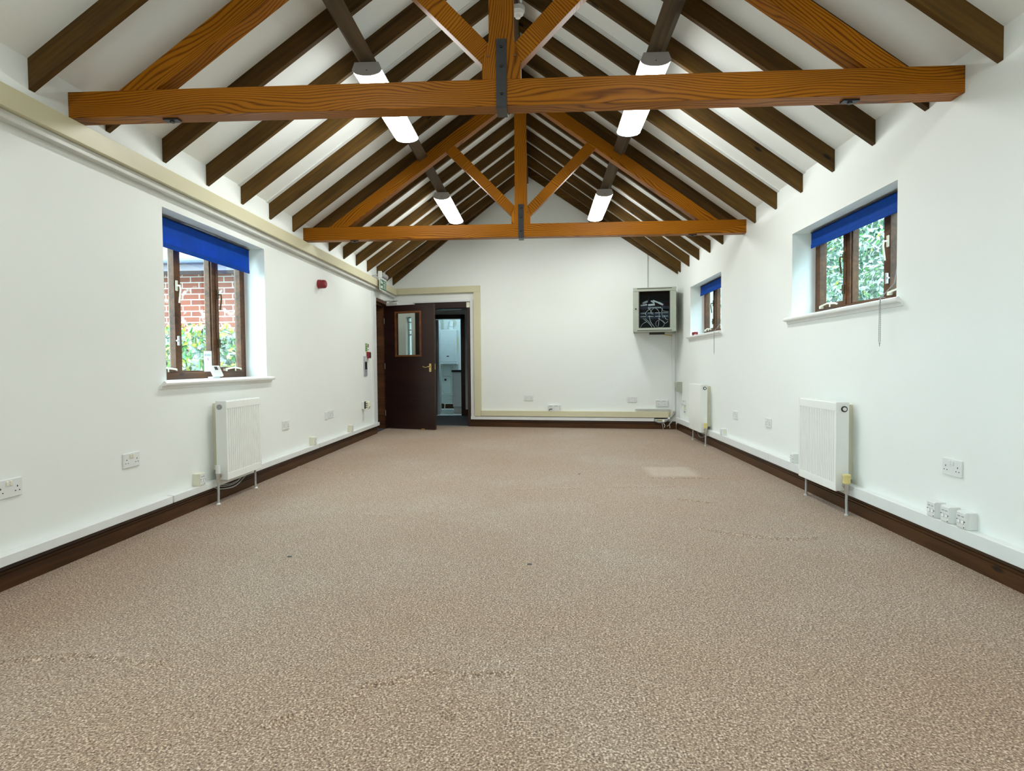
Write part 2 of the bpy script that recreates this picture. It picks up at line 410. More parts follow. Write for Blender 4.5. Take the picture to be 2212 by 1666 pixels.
# floor with the small ripples in the carpet
RIP = [([(-2.46,6.03),(-2.11,5.86),(-1.75,5.56)], .006), ([(1.01,4.56),(1.23,4.42)], .008), ([(0.96,3.76),(1.16,3.6),(1.39,3.51),(1.57,3.56)], .009),
       ([(-1.84,2.0),(-1.61,2.05),(-1.3,2.0)], .008), ([(-.61,1.74),(-.57,1.87),(-.42,1.93)], .008), ([(-.41,1.98),(-.31,1.97)], .006),
       ([(-.28,1.95),(-.11,1.97)], .007), ([(-.28,1.95),(-.27,1.72)], .006), ([(-.76,1.67),(-.73,1.70)], .012), ([(-0.2,4.9),(0.3,4.95)], .003),
       ([(-1.2,4.1),(-1.0,4.0)], .004), ([(0.9,5.4),(1.5,5.38)], .005), ([(0.6,5.0),(1.1,5.02)], .004)]
def ripple(x, y):
    z = 0.0
    for pl, h in RIP:
        d2 = 9.0
        for (ax, ay), (bx, by) in zip(pl, pl[1:]):
            ux, uy = bx-ax, by-ay; L2 = ux*ux + uy*uy
            t = max(0, min(1, ((x-ax)*ux + (y-ay)*uy) / L2))
            d2 = min(d2, (x-ax-t*ux)**2 + (y-ay-t*uy)**2)
        if d2 < 0.01: z = max(z, h * 1.1 * math.exp(-d2 / 0.00045))
    return z
nx, ny = 190, 420
x0, x1, y0, y1 = XL - 0.02, XR + 0.02, 1.0, 7.5
vs = []; fs = []
for j in range(ny + 1):
    y = y0 + (y1 - y0) * j / ny
    for i in range(nx + 1):
        x = x0 + (x1 - x0) * i / nx; vs.append((x, y, ripple(x, y)))
for j in range(ny):
    for i in range(nx):
        k = j * (nx + 1) + i; fs.append((k, k+1, k+nx+2, k+nx+1))
b = len(vs)
vs += [(x0, YF, 0), (x1, YF, 0), (x1, y0, 0), (x0, y0, 0)]; fs.append((b, b+1, b+2, b+3))
b = len(vs)
vs += [(x0, y1, 0), (x1, y1, 0), (x1, YB(x1) + 0.0, 0), (x0, YB(x0) + 0.0, 0)]; fs.append((b, b+1, b+2, b+3))
me = bpy.data.meshes.new('floor'); me.from_pydata(vs, [], fs); me.materials.append(M['carpet'])
me.polygons.foreach_set('use_smooth', [True] * len(me.polygons))
fl = bpy.data.objects.new('floor', me); COL.objects.link(fl); struct(fl)
for k, (x, y) in enumerate(((-1.33, 3.15), (-0.06, 3.05), (-1.95, 1.45), (0.35, 5.6))):
    g = G(); g.prism([(0.012*math.cos(t*PI/4)*(1+0.3*(t % 2)), 0.010*math.sin(t*PI/4)) for t in range(8)], 2, 0.0, 0.002)
    tag(g.done('fluff_speck', M['dark'], None, (x, y, 0.0)), ['dark speck on carpet in front of the left radiator', 'dark speck on carpet in middle of the room',
        'dark speck on carpet at lower left of the picture', 'dark speck on carpet near far end of the room'][k], 'speck')

# skirting boards
SK = [(0, 0), (-0.020, 0), (-0.020, 0.071), (-0.013, 0.073), (-0.013, 0.079), (-0.019, 0.081), (-0.019, 0.086), (-0.010, 0.089), (-0.006, 0.100), (-0.004, 0.118), (0, 0.118)]
def skirting(name, side, a0, a1):
    (lx, ly, lz), rz = on(side, a0, 0)
    if side == 'B': L = (a1 - a0) / cT
    else: L = a1 - a0
    if side == 'R': (lx, ly, lz), rz = on('R', a1, 0)
    g = G().prism(SK, 0, 0, L)
    o = struct(g.done(name, M['skirt'], None, (lx, ly, lz), (0, 0, rz)))
    return o
skirting('baseboard_left', 'L', YF, 9.03); skirting('baseboard_right', 'R', YF, 9.40); skirting('baseboard_back', 'B', -1.135, 2.06)

# ------------------------------------------------------------------ roof timbers
ORD = ['first', 'second', 'third', 'fourth', 'fifth', 'sixth', 'seventh', 'eighth', 'ninth', 'tenth', 'eleventh', 'twelfth', 'thirteenth', 'fourteenth', 'fifteenth']
D = ZC - ZR + 0.004
for i in range(14):
    y = 2.889 + NR * i
    P = [(XL, ZR), (RX - 0.02, ZR + SL * (RX - 0.02 - XL)), (RX - 0.02, ZR + SL * (RX - 0.02 - XL) + D), (XL, ZR + D)]
    tag(slant('rafter', P, y, y + 0.038, ANG, M['raft']), 'dark stained rafter on the left roof slope, %s from the camera end' % ORD[i], 'rafter', 'rafters of the left slope')
for i in range(13):
    y = 2.892 + NR * i
    P = [(RX + 0.02, ZR + SL * (XR - RX - 0.02)), (XR, ZR), (XR, ZR + D), (RX + 0.02, ZR + SL * (XR - RX - 0.02) + D)]
    tag(slant('rafter', P, y, y + 0.038, -ANG, M['raft']), 'dark stained rafter on the right roof slope, %s from the camera end' % ORD[i], 'rafter', 'rafters of the right slope')
# the last pair lies along the skewed end wall
g = G(); P = [(0, ZR), (SRX - 0.02, ZR + SL*(RX-XL)), (SRX - 0.02, ZR + SL*(RX-XL) + D), (0, ZR + D)]
g.prism(P, 1, -0.042, -0.004)
tag(g.done('rafter', M['raft'], None, (XL, YB(XL), 0), (0, 0, -TH)), 'dark rafter lying against the end wall on the left slope', 'rafter', 'rafters of the left slope')
g = G(); P = [(SRX + 0.02, ZR + SL*(RX-XL)), (LB, ZR), (LB, ZR + D), (SRX + 0.02, ZR + SL*(RX-XL) + D)]
g.prism(P, 1, -0.042, -0.004)
tag(g.done('rafter', M['raft'], None, (XL, YB(XL), 0), (0, 0, -TH)), 'dark rafter lying against the end wall on the right slope', 'rafter', 'rafters of the right slope')
# ridge board and purlins (long timbers: local x along world Y)
def along_y(name, poly_xz, y0, y1, m):
    g = G().prism([(-x, z) for x, z in poly_xz], 0, y0, y1)
    return g.done(name, m, None, (0, 0, 0), (0, 0, PI/2))
tag(along_y('ridge_board', [(RX-0.019, 3.862), (RX+0.019, 3.862), (RX+0.019, 4.12), (RX-0.019, 4.12)], YF, YB(RX) - 0.046, M['purl']), 'dark ridge board running along the top of the roof', 'ridge board')
def purlin(cx, sgn, label):
    zb = ZR + SL * ((cx - XL) if sgn < 0 else (XR - cx))
    t = Vector((math.cos(ANG), 0, math.sin(ANG) * -sgn)); n = Vector((-t.z, 0, t.x))
    if n.z < 0: n = -n
    c = Vector((cx, 0, zb)) - n * 0.002
    pts = [c - t*0.049 - n*0.112, c + t*0.049 - n*0.112, c + t*0.049, c - t*0.049]
    tag(along_y('purlin', [(p.x, p.z) for p in pts], YF, YB(cx) - 0.02, M['purl']), label, 'purlin')
purlin(-1.245, -1, 'dull brown purlin under the left rafters carrying two lights')
purlin(0.860, 1, 'dull brown purlin under the right rafters carrying two lights')
# trusses
def truss(Y, label):
    R = root('roof_truss', label, 'roof truss', (0, 0, 0), 0, 'king post trusses')
    y0, y1 = Y, Y + 0.105
    slant('tie_beam', [(XL, 2.314), (XR, 2.314), (XR, 2.447), (XL, 2.447)], y0, y1, 0, M['beam'], R)
    k = [(RX-0.098, 2.447), (RX-0.098, 2.535), (RX-0.061, 2.638), (RX-0.061, 3.90), (RX+0.061, 3.90), (RX+0.061, 2.638), (RX+0.098, 2.535), (RX+0.098, 2.447)]
    slant('king_post', k, y0 + 0.001, y1 - 0.001, PI/2, M['beam'], R)
    for sg in (-1, 1):
        W = (RX - XL)
        def q(d, z): return (RX + sg * d, z)       # d measured from the ridge line
        tz = lambda d: ZR + SL * (W - d) - 0.098
        pr = [q(W - 0.27, 2.447), q(0.061, tz(0.061)), q(0.061, tz(0.061) - 0.142), q(W - 0.47, 2.447)]
        slant('principal_rafter', pr, y0 + 0.003, y1 - 0.003, -sg * ANG, M['beam'], R)
        br = [q(0.099, 2.532), q(0.064, 2.632), q(0.680, 3.262), q(0.762, 3.195)]
        slant('brace', br, y0 + 0.018, y1 - 0.018, -sg * 0.79, M['beam'], R)
        g = box(RX + sg*1.745 - 0.04, RX + sg*1.745 + 0.04, y0 + 0.035, y0 + 0.075, 2.305, 2.3145)
        g.cyl((RX + sg*1.745, y0 + 0.055, 2.305), (RX + sg*1.745, y0 + 0.055, 2.296), 0.012, 6)
        tag(g.done('bolt_plate', M['black'], R), 'black iron plate', None)
    g = G(); sx = 0.0265
    g.box(RX-sx, RX+sx, y0-0.007, y0, 2.306, 2.643); g.box(RX-sx, RX+sx, y1, y1+0.007, 2.306, 2.643); g.box(RX-sx, RX+sx, y0-0.007, y1+0.007, 2.299, 2.307)
    st = g.done('iron_strap', M['black'], R)
    for z in (2.375, 2.512, 2.608):
        G().cyl((RX, y0-0.006, z), (RX, y0-0.013, z), 0.011, 6).cyl((RX, y0-0.012, z), (RX, y0-0.020, z), 0.006, 8).done('bolt', M['black'], st)
    for x in (RX-0.068, RX+0.068):
        G().cyl((x, y0+0.004, 2.562), (x, y0-0.003, 2.562), 0.007, 10).done('peg', M['bead'], R)
truss(3.14, 'orange-brown pine roof truss nearer the camera')
truss(6.322, 'orange-brown pine roof truss farther from the camera')
# white cover strips beside a few rafters, on the ceiling
def strip(n, y, sgn):
    xa = XL if sgn < 0 else XR
    P = [(xa, ZC - 0.012), (RX + sgn*0.03, zap - 0.012 - 0.03*SL), (RX + sgn*0.03, zap - 0.03*SL), (xa, ZC)]
    struct(slant('trim_%d' % n, P, y - 0.052, y - 0.002, -sgn*ANG if sgn < 0 else -ANG, M['gloss']), None)
for n, (i, sg) in enumerate(((4, -1), (5, -1), (10, -1), (4, 1), (5, 1), (10, 1))): strip(n + 1, 2.889 + NR*i, sg)

# ------------------------------------------------------------------ ceiling lights
def light(x, y, label, L=1.30):
    R = root('ceiling_light', label, 'ceiling light', (x, y, 3.098), 0, 'strip lights under the purlins')
    sec = [(-0.083, 0), (0.083, 0), (0.102, -0.048), (-0.102, -0.048)]
    G().prism(sec, 1, 0.012, L - 0.012).done('housing', M['white'], R)
    arc = [(0.102*math.cos(PI*k/12)*1.0, -0.048 - 0.040*math.sin(PI*k/12)) for k in range(13)]
    for yy in (0.0, L - 0.012):
        G().prism([(-0.083, 0), (0.083, 0)] + [(a*1.01, z-0.001) for a, z in arc], 1, yy, yy + 0.012).done('end_cap', M['cap'], R)
    g = G(); A = [g.bm.verts.new((a, 0.0125, z)) for a, z in arc]; B = [g.bm.verts.new((a, L-0.0125, z)) for a, z in arc]
    for k in range(12): g.bm.faces.new((A[k], A[k+1], B[k+1], B[k]))
    g.done('diffuser', M['lamp'], R, smooth=True)
    G().cyl((0, -0.001, -0.055), (0, 0.0005, -0.055), 0.004, 8).done('screw', M['dark'], R)
    for yy in (0.2, L - 0.25):
        box(-0.05, 0.05, yy, yy + 0.05, -0.001, 0.012).done('bracket', M['white'], R)
light(-1.180, 4.246, 'lit white strip light under left purlin, nearer the camera'); light(-1.176, 7.44, 'lit white strip light under left purlin, farther from the camera')
light(0.795, 4.236, 'lit white strip light under right purlin, nearer the camera'); light(0.788, 7.455, 'lit white strip light under right purlin, farther from the camera')
light(-1.18, 0.2, 'added fill strip light under left purlin, unseen behind the camera'); light(0.795, 0.2, 'added fill strip light under right purlin, unseen behind the camera')  # extra pair out of view, added to light the near part of the room

# smoke detector on the ridge
R = root('smoke_detector', 'white smoke detector under the ridge board behind the nearer king post', 'smoke detector', (RX + 0.028, 5.0, 3.862))
G().cyl((0,0,0), (0,0,-0.035), 0.055, 20).done('base', M['white'], R, smooth=True)
G().cyl((0,0,-0.035), (0,0,-0.060), 0.050, 20, 0.042).cyl((0,0,-0.060), (0,0,-0.085), 0.026, 16, 0.020).done('sensor_head', M['paper'], R, smooth=True)
tag(box(RX+0.045, RX+0.062, 2.6, 5.05, 3.872, 3.890).done('cable_conduit', M['white']), 'thin white conduit along ridge board to the smoke detector', 'conduit')

# ------------------------------------------------------------------ windows
def window(n, side, h, lights, zsill, stays=True, detail=True):
    """h = (Y0, Y1, z0, z1) of the opening; the frame stands back in the reveal"""
    Y0, Y1, z0, z1 = h; W = Y1 - Y0; H = z1 - z0; c = (Y0 + Y1) / 2
    (lx, ly, lz), rz = on(side, c, z0)
    R = root('window_%d' % n, None, None, (lx, ly, lz), rz); R['kind'] = 'structure'
    f0, f1 = 0.187, 0.255             # frame depth range behind the wall face
    a, b = -W/2, W/2
    g = G()
    g.box(a, a+0.055, f0, f1, 0, H, 0.004); g.box(b-0.055, b, f0, f1, 0, H, 0.004)
    g.box(a+0.05, b-0.05, f0, f1, H-0.06, H, 0.004); g.box(a+0.05, b-0.05, f0-0.012, f1, 0, 0.055, 0.004)
    for l0, l1, op in lights[:-1]: pass
    xs = [l[1] for l in lights[:-1]]
    nx_ = [l[0] for l in lights[1:]]
    for p, q in zip(xs, nx_):
        m_ = (p + q) / 2
        g.box(a + m_*W - 0.024, a + m_*W + 0.024, f0, f1, 0.05, H-0.055, 0.004)
    g.done('window_frame', M['frame'], R)
    edges = [(a+0.055, None)]
    for k, (l0, l1, op) in enumerate(lights):
        p = a + l0*W; q = a + l1*W
        if k == 0: p = a + 0.05
        else: p = a + ((lights[k-1][1] + l0)/2)*W + 0.02
        if k == len(lights)-1: q = b - 0.05
        else: q = a + ((l1 + lights[k+1][0])/2)*W - 0.02
        st = 0.042 if op else 0.016
        e = f0 - 0.006 if op else f0 + 0.016
        s = G(); s.box(p, p+st, e, e+0.045, 0.05, H-0.055, 0.003); s.box(q-st, q, e, e+0.045, 0.05, H-0.055, 0.003)
        s.box(p+st, q-st, e, e+0.045, 0.05, 0.05+st, 0.003); s.box(p+st, q-st, e, e+0.045, H-0.055-st, H-0.055, 0.003)
        sash = s.done('sash' if op else 'glazing_bead', M['frame'], R)
        box(p+st-0.004, q-st+0.004, e+0.026, e+0.030, 0.05+st-0.004, H-0.051-st).done('pane', M['glass'], sash)
        if op and detail:
            hx = (q - st/2) if k == 0 else (p + st/2)
            hx = (q - st/2) if op == 'r' else (p + st/2)
            zz = H * 0.60
            hg = G(); hg.box(hx-0.013, hx+0.013, e-0.008, e, zz-0.038, zz+0.038, 0.003)
            hg.tube([(hx, e-0.008, zz), (hx, e-0.030, zz), (hx, e-0.034, zz-0.03), (hx, e-0.022, zz-0.125)], 0.0065, 8)
            hg.done('window_handle', M['ivory'] if (op == 'r') == (side == 'L') else M['shaded_handle'], sash)
            lk = G(); lz_ = H * 0.25
            lk.box(hx-0.010, hx+0.010, e-0.016, e, lz_-0.035, lz_+0.035, 0.003); lk.cyl((hx, e-0.012, lz_), (hx + (0.03 if op == 'l' else -0.03), e-0.012, lz_), 0.006, 8)
            lk.done('window_lock', M['silver'] if (op == 'r') == (side == 'L') else M['shaded_handle'], sash)
            mid = (p + q) / 2
            sy = G(); sy.tube([(mid-0.13, e-0.022, 0.075), (mid, e-0.026, 0.088), (mid+0.12, e-0.022, 0.078), (mid+0.14, e-0.012, 0.070)], 0.007, 8)
            sy.box(mid-0.14, mid-0.115, e-0.025, e, 0.058, 0.078); sy.cyl((mid+0.03, e-0.02, 0.058), (mid+0.03, e-0.02, 0.084), 0.005, 8)
            sy.done('casement_stay', M['ivory'], sash)
    # bull-nosed sill
    s = G(); d = zsill
    pr = [(0.20, -0.032), (0.20, 0.004), (-0.030, 0.004), (-0.040, 0.0), (-0.046, -0.010), (-0.044, -0.020), (-0.036, -0.027), (-0.018, -0.029), (-0.010, -0.048), (0.0, -0.050), (0.002, -0.032)]
    s.prism([(y, z) for y, z in pr if y <= 0.002], 0, a-0.075, b+0.075)
    s.prism([(0.0, -0.03), (0.0, 0.004), (0.26, 0.004), (0.26, -0.03)], 0, a + 0.001, b - 0.001)
    s.done('window_sill', M['gloss'], R, (0, 0, d), smooth=False)
    return R
LTS = [(0.02, 0.295, 'r'), (0.345, 0.63, None), (0.668, 0.98, 'l')]
LTSR = [(0.02, 0.335, 'r'), (0.385, 0.665, None), (0.72, 0.98, 'l')]
window(1, 'L', WL, LTS, 0.0); window(2, 'R', WR1, LTSR, 0.0); window(3, 'R', WR2, LTSR, 0.0)
window(4, 'L', WL0, LTS, 0.0, detail=False); window(5, 'R', WR0, LTSR, 0.0, detail=False)  # unseen windows behind the camera, added to let in more daylight

def blind(side, y0, y1, ztop, zbot, out, label, chain):
    c = (y0 + y1) / 2; W = y1 - y0
    (lx, ly, lz), rz = on(side, c, ztop, out)
    R = root('roller_blind', label, 'roller blind', (lx, ly, lz), rz, 'blue roller blinds')
    a, b = -W/2, W/2; H = zbot - ztop
    G().cyl((a, 0.022, -0.022), (b, 0.022, -0.022), 0.020, 16).done('roller_tube', M['blue'], R, smooth=True)
    f = G(); ys = [0.001, -0.001, 0.0015, 0.0]
    f.box(a+0.004, b-0.004, 0.001, 0.0022, H+0.004, -0.016)
    f.done('fabric', M['blue'], R)
    box(a+0.004, b-0.004, -0.003, 0.006, H, H+0.032, 0.0025).done('bottom_bar', M['blue'], R)
    for x in (a-0.006, b): box(x, x+0.006, -0.002, 0.048, -0.048, 0.0).done('bracket', M['white'], R)
    box(a, b, -0.004, 0.002, -0.010, -0.004).done('top_rail', M['dark'], R)
    if chain:
        x, o, z1, z2, zend = chain     # chain drops, passes over the sill and hangs down the wall
        g = G()
        pts = [(x+0.01, 0.0, -0.03), (x+0.006, -o*0.55, z1 + 0.09), (x-0.004, -o, z1), (x-0.010, -o, z2), (x-0.012, -o, zend+0.03), (x-0.004, -o, zend), (x+0.004, -o, zend+0.03), (x+0.003, -o, z2), (x+0.002, -o, z1), (x+0.012, -o*0.55, z1+0.09), (x+0.016, 0.0, -0.03)]
        g.tube(pts, 0.0016, 6)
        P = [Vector(p) for p in pts]
        for p, q in zip(P, P[1:]):
            n = max(2, int((q-p).length / 0.011))
            for k in range(n): g.ball(p + (q-p) * (k/n), 0.0032, 6, 4)
        g.done('bead_chain', M['grey'], R, smooth=True)
blind('L', 3.955, 5.335, 2.043, 1.828, -0.105, 'blue roller blind at top of the left wall window', None)
blind('R', 3.76, 5.085, 2.052, 1.918, -0.105, 'blue roller blind of the nearer window on the right wall', (0.665, 0.165, -0.675, -0.72, -0.955))
blind('R', 7.24, 8.50, 2.050, 1.915, -0.105, 'blue roller blind of the farther window on the right wall', (0.625, 0.165, -0.675, -0.72, -0.945))

# things on the sills
(lx, ly, lz), rz = on('L', 4.655, 0.920, -0.05)
R = root('thermostat', 'white room thermostat with small screen leaning on the left window sill', 'thermostat', (lx, ly, lz), rz)
tlt = Matrix.Rotation(math.radians(-24), 4, 'X')
def tilted(g):
    bmesh.ops.transform(g.bm, matrix=tlt, verts=g.bm.verts[:]); return g
tilted(box(-0.065, 0.065, -0.022, 0.0, 0.009, 0.100, 0.006, 2)).done('case', M['white'], R)
tilted(box(-0.026, 0.018, -0.0232, -0.021, 0.060, 0.088)).done('screen', M['screen'], R)
tilted(G().cyl((0.040, -0.022, 0.074), (0.040, -0.0245, 0.074), 0.013, 16)).done('dial', M['lgrey'], R)
G().box(-0.05, 0.05, 0.01, 0.05, 0.0, 0.012).done('stand', M['white'], R)
(lx, ly, lz), rz = on('L', 4.755, 0.99, -0.180)
R = root('leaflet', 'small printed white card against the middle pane of the left window', 'card', (lx, ly, lz), rz)
box(-0.055, 0.055, 0.0, 0.002, -0.018, 0.145).done('sheet', M['paper'], R)
g = G()
for k, w in enumerate((0.014, 0.010, 0.013, 0.011, 0.012, 0.009)): g.box(-0.046 + k*0.0155, -0.046 + k*0.0155 + w*0.8, -0.0008, 0.0005, 0.106, 0.119)
g.done('heading_print', M['teal'], R)
G().cyl((0, -0.0008, 0.078), (0, 0.0005, 0.078), 0.012, 16).done('emblem_print', M['lilac'], R)
g = G()
for k in range(4): g.box(-0.042, 0.035 - 0.01*(k % 2), -0.0006, 0.0005, 0.050 - k*0.012, 0.0525 - k*0.012)
g.done('text_lines', M['lgrey'], R)
(lx, ly, lz), rz = on('R', 8.33, 1.381, 0.0)
R = root('red_box', 'small dark red object lying on farther right window sill', 'small box', (lx, ly, lz), rz)
box(-0.09, 0.045, -0.03, 0.02, 0.0, 0.040, 0.006, 2).done('case', M['red'], R)
G().tube([(0.045, -0.01, 0.012), (0.08, -0.025, 0.008), (0.11, -0.044, 0.001), (0.115, -0.049, -0.03)], 0.002, 6).done('lead', M['cream'], R)

# ------------------------------------------------------------------ trunking (cable channels)
def trunk(name, side, a0, a1, z0, z1, out, m, label, out0=0.0, back=0.0):
    a0_, a1_ = (a0, a1)
    (lx, ly, lz), rz = on(side, a1 if side == 'R' else a0, 0)
    L = (a1 - a0) / (cT if side == 'B' else 1)
    o = box(0, L, -out, -out0, z0, z1, 0.002).done(name, m, None, (lx, ly, lz), (0, 0, rz))
    return tag(o, label, 'trunking')
trunk('cable_trunking', 'L', YF, 10.15, 2.176, 2.278, 0.080, M['beige'], 'deep beige trunking high along left wall under the rafters')
trunk('cable_trunking', 'L', YF, 10.17, 2.136, 2.1755, 0.050, M['lgrey'], 'slim white trunking directly under the beige trunking on left wall')
trunk('cable_trunking', 'L', YF, 3.872, 0.119, 0.166, 0.050, M['white'], 'white skirting trunking on left wall, nearest length before the radiator')
trunk('cable_trunking', 'L', 3.888, 6.540, 0.119, 0.166, 0.050, M['white'], 'white skirting trunking on left wall, length running behind the radiator')
trunk('cable_trunking', 'L', 6.560, 9.045, 0.119, 0.166, 0.050, M['white'], 'white skirting trunking on left wall, far length ending at the door')
trunk('cable_trunking', 'R', YF, 5.56, 0.119, 0.189, 0.050, M['white'], 'white skirting trunking on right wall, nearer length behind big radiator')
trunk('cable_trunking', 'R', 5.564, 9.30, 0.119, 0.189, 0.050, M['white'], 'white skirting trunking on right wall, farther length to the corner')
trunk('cable_trunking', 'L', 8.865, 9.055, 0.168, 2.10, 0.022, M['white'], 'wide white vertical trunking beside the door on left wall')
trunk('cable_trunking', 'B', -2.43, -0.960, 2.190, 2.292, 0.050, M['beige'], 'beige trunking above the doorway on the end wall')
trunk('cable_trunking', 'B', -1.062, -0.960, 0.172, 2.189, 0.050, M['beige'], 'beige upright trunking to the right of the end wall doorway')
trunk('cable_trunking', 'B', -0.957, 1.955, 0.178, 0.266, 0.050, M['beige'], 'beige trunking low along the end wall')
trunk('cable_trunking', 'B', -2.10, -1.132, 2.042, 2.072, 0.020, M['white'], 'thin white trunking across the top of end wall doorway')
trunk('cable_trunking', 'B', -1.131, -1.080, 0.172, 2.072, 0.020, M['white'], 'thin white upright trunking at right jamb of end wall doorway')
trunk('cable_trunking', 'B', -1.130, 1.745, 0.119, 0.171, 0.040, M['white'], 'white trunking directly above skirting on the end wall')
trunk('cable_trunking', 'B', 1.46, 1.975, 0.300, 0.318, 0.035, M['white'], 'short narrow white trunking on top of beige trunking by the corner')
trunk('cable_trunking', 'B', 2.005, 2.050, 0.268, 1.455, 0.030, M['white'], 'white upright trunking in the corner below network cabinet')
trunk('cable_trunking', 'R', 9.14, 9.20, 0.190, 0.60, 0.025, M['white'], 'short white upright trunking below the grey box on right wall')
trunk('cable_trunking', 'B', 1.644, 1.655, 2.11, 2.66, 0.018, M['lgrey'], 'thin grey upright conduit above the network cabinet')

# ------------------------------------------------------------------ radiators
def radiator(side, y0, y1, z0, z1, label, near, ribs, trv, bleed):
    c = (y0+y1)/2; W = y1-y0; H = z1-z0
    (lx, ly, lz), rz = on(side, c, z0)
    R = root('radiator', label, 'radiator', (lx, ly, lz), rz, 'white panel radiators')
    a, b = -W/2, W/2
    def panel(yy, face):
        g = G(); n = ribs if ribs else 1
        if ribs:
            # fluted sheet: profile in x/y extruded over the fluted height, flat margins above and below
            pr = []; mg = 0.02; p = (W - 2*mg) / n
            for k in range(n):
                x = a + mg + k*p
                pr += [(x + 0.12*p, yy), (x + 0.25*p, yy + 0.008), (x + 0.55*p, yy + 0.008), (x + 0.68*p, yy)]
            pr = [(a+0.004, yy)] + pr + [(b-0.004, yy), (b-0.004, yy+0.014), (a+0.004, yy+0.014)]
            g.prism(pr, 2, 0.055, H-0.060)
            g.box(a+0.004, b-0.004, yy, yy+0.014, 0.0, 0.0549, 0.003); g.box(a+0.004, b-0.004, yy, yy+0.014, H-0.0599, H-0.004, 0.003)
        else:
            g.box(a+0.004, b-0.004, yy, yy+0.014, 0.0, H-0.004, 0.003)
            g.box(a+0.004, b-0.004, yy-0.002, yy+0.004, H-0.062, H-0.058); g.box(a+0.004, b-0.004, yy-0.002, yy+0.004, 0.03, 0.034)
        return g.done('front_panel' if face else 'rear_panel', M['rad'], R)
    panel(-0.135, True)
    box(a+0.004, b-0.004, -0.066, -0.055, 0.0, H-0.004, 0.003).done('rear_panel', M['rad'], R)
    g = G()
    n = 26
    for k in range(n):
        x = a + 0.02 + (W-0.04)*k/(n-1); g.box(x-0.0015, x+0.0015, -0.121, -0.066, 0.03, H-0.03)
    g.done('convector_fins', M['rad'], R)
    g = G()
    for k in range(5): g.box(a+0.01, b-0.01, -0.128 + 0.0155*k, -0.128 + 0.0155*k + 0.007, H-0.008, H)
    for k in range(9): g.box(a+0.01 + (W-0.03)*k/8, a+0.02 + (W-0.03)*k/8, -0.130, -0.055, H-0.009, H-0.001)
    g.done('top_grille', M['rad'], R)
    for x in (a, b-0.004): box(x, x+0.004, -0.136, -0.053, 0.004, H, 0.0015).done('side_panel', M['rad'], R)
    e = a if near == 'a' else b; s = -1 if near == 'a' else 1
    G().cyl((e, -0.085, H-0.045), (e+s*0.006, -0.085, H-0.045), 0.020, 20).done('bleed_collar', M['grey'] if bleed == 'grey' else M['dark'], R)
    G().cyl((e+s*0.004, -0.085, H-0.045), (e+s*0.012, -0.085, H-0.045), 0.012, 16).done('bleed_cap', M['grey'] if bleed == 'grey' else M['white'], R)
    for x in (a+0.08, b-0.08): box(x-0.02, x+0.02, -0.055, 0.0, 0.07, H-0.02).done('wall_bracket', M['cream'], R)
    vx = e + s*0.042
    v = G(); v.cyl((e - s*0.004, -0.085, 0.040), (vx, -0.085, 0.040), 0.011, 12); v.cyl((vx, -0.085, 0.005), (vx, -0.085, 0.062), 0.013, 12); v.cyl((vx - s*0.012, -0.085, 0.04), (vx - s*0.022, -0.085, 0.04), 0.018, 6)
    v.cyl((vx, -0.085, -0.006), (vx, -0.085, 0.008), 0.016, 6)
    v.done('valve_body', M['chrome'], R, smooth=True)
    t = G(); t.cyl((vx, -0.085, 0.060), (vx, -0.085, 0.118), 0.019 if trv == 'yellow' else 0.017, 20)
    if trv == 'yellow':
        for k in range(14):
            an = 2*PI*k/14; t.box(-0.003, 0.003, 0.017, 0.0235, 0.0, 0.0)if False else None
            cx, cy = vx + 0.020*math.cos(an), -0.085 + 0.020*math.sin(an); t.cyl((cx, cy, 0.075), (cx, cy, 0.114), 0.0032, 6)
        t.cyl((vx, -0.085, 0.112), (vx, -0.085, 0.121), 0.024, 20); t.cyl((vx, -0.085, 0.066), (vx, -0.085, 0.074), 0.024, 20)
    t.done('valve_head', M['yellow'] if trv == 'yellow' else M['white'], R, smooth=True)
    G().tube([(vx, -0.085, -0.004), (vx, -0.085, -z0*0.5), (vx + s*0.012, -0.088, -z0 + 0.001)], 0.0085, 10).done('supply_pipe', M['pipe'], R, smooth=True)
    ox = (b - 0.02) if near == 'a' else (a + 0.02)
    G().tube([(ox, -0.085, 0.02), (ox, -0.085, -0.01), (ox + 0.003*s, -0.086, -z0 + 0.001)], 0.0085, 10).done('return_pipe', M['pipe'], R, smooth=True)
    for px in (vx + s*0.012, ox): G().cyl((px, -0.087, -z0), (px, -0.087, -z0 + 0.010), 0.017, 14, 0.012).done('pipe_collar', M['white'] if side == 'L' else M['pipe'], R)
radiator('L', 4.415, 4.975, 0.165, 0.755, 'white fluted radiator under the window on left wall', 'a', 17, 'white', 'grey')
radiator('R', 4.128, 4.715, 0.145, 0.737, 'white fluted radiator below nearer window on right wall, yellow valve', 'b', 21, 'yellow', 'dark')
radiator('R', 7.553, 8.140, 0.153, 0.742, 'white radiator with smooth front near far corner on right wall', 'b', 0, 'yellow', 'dark')
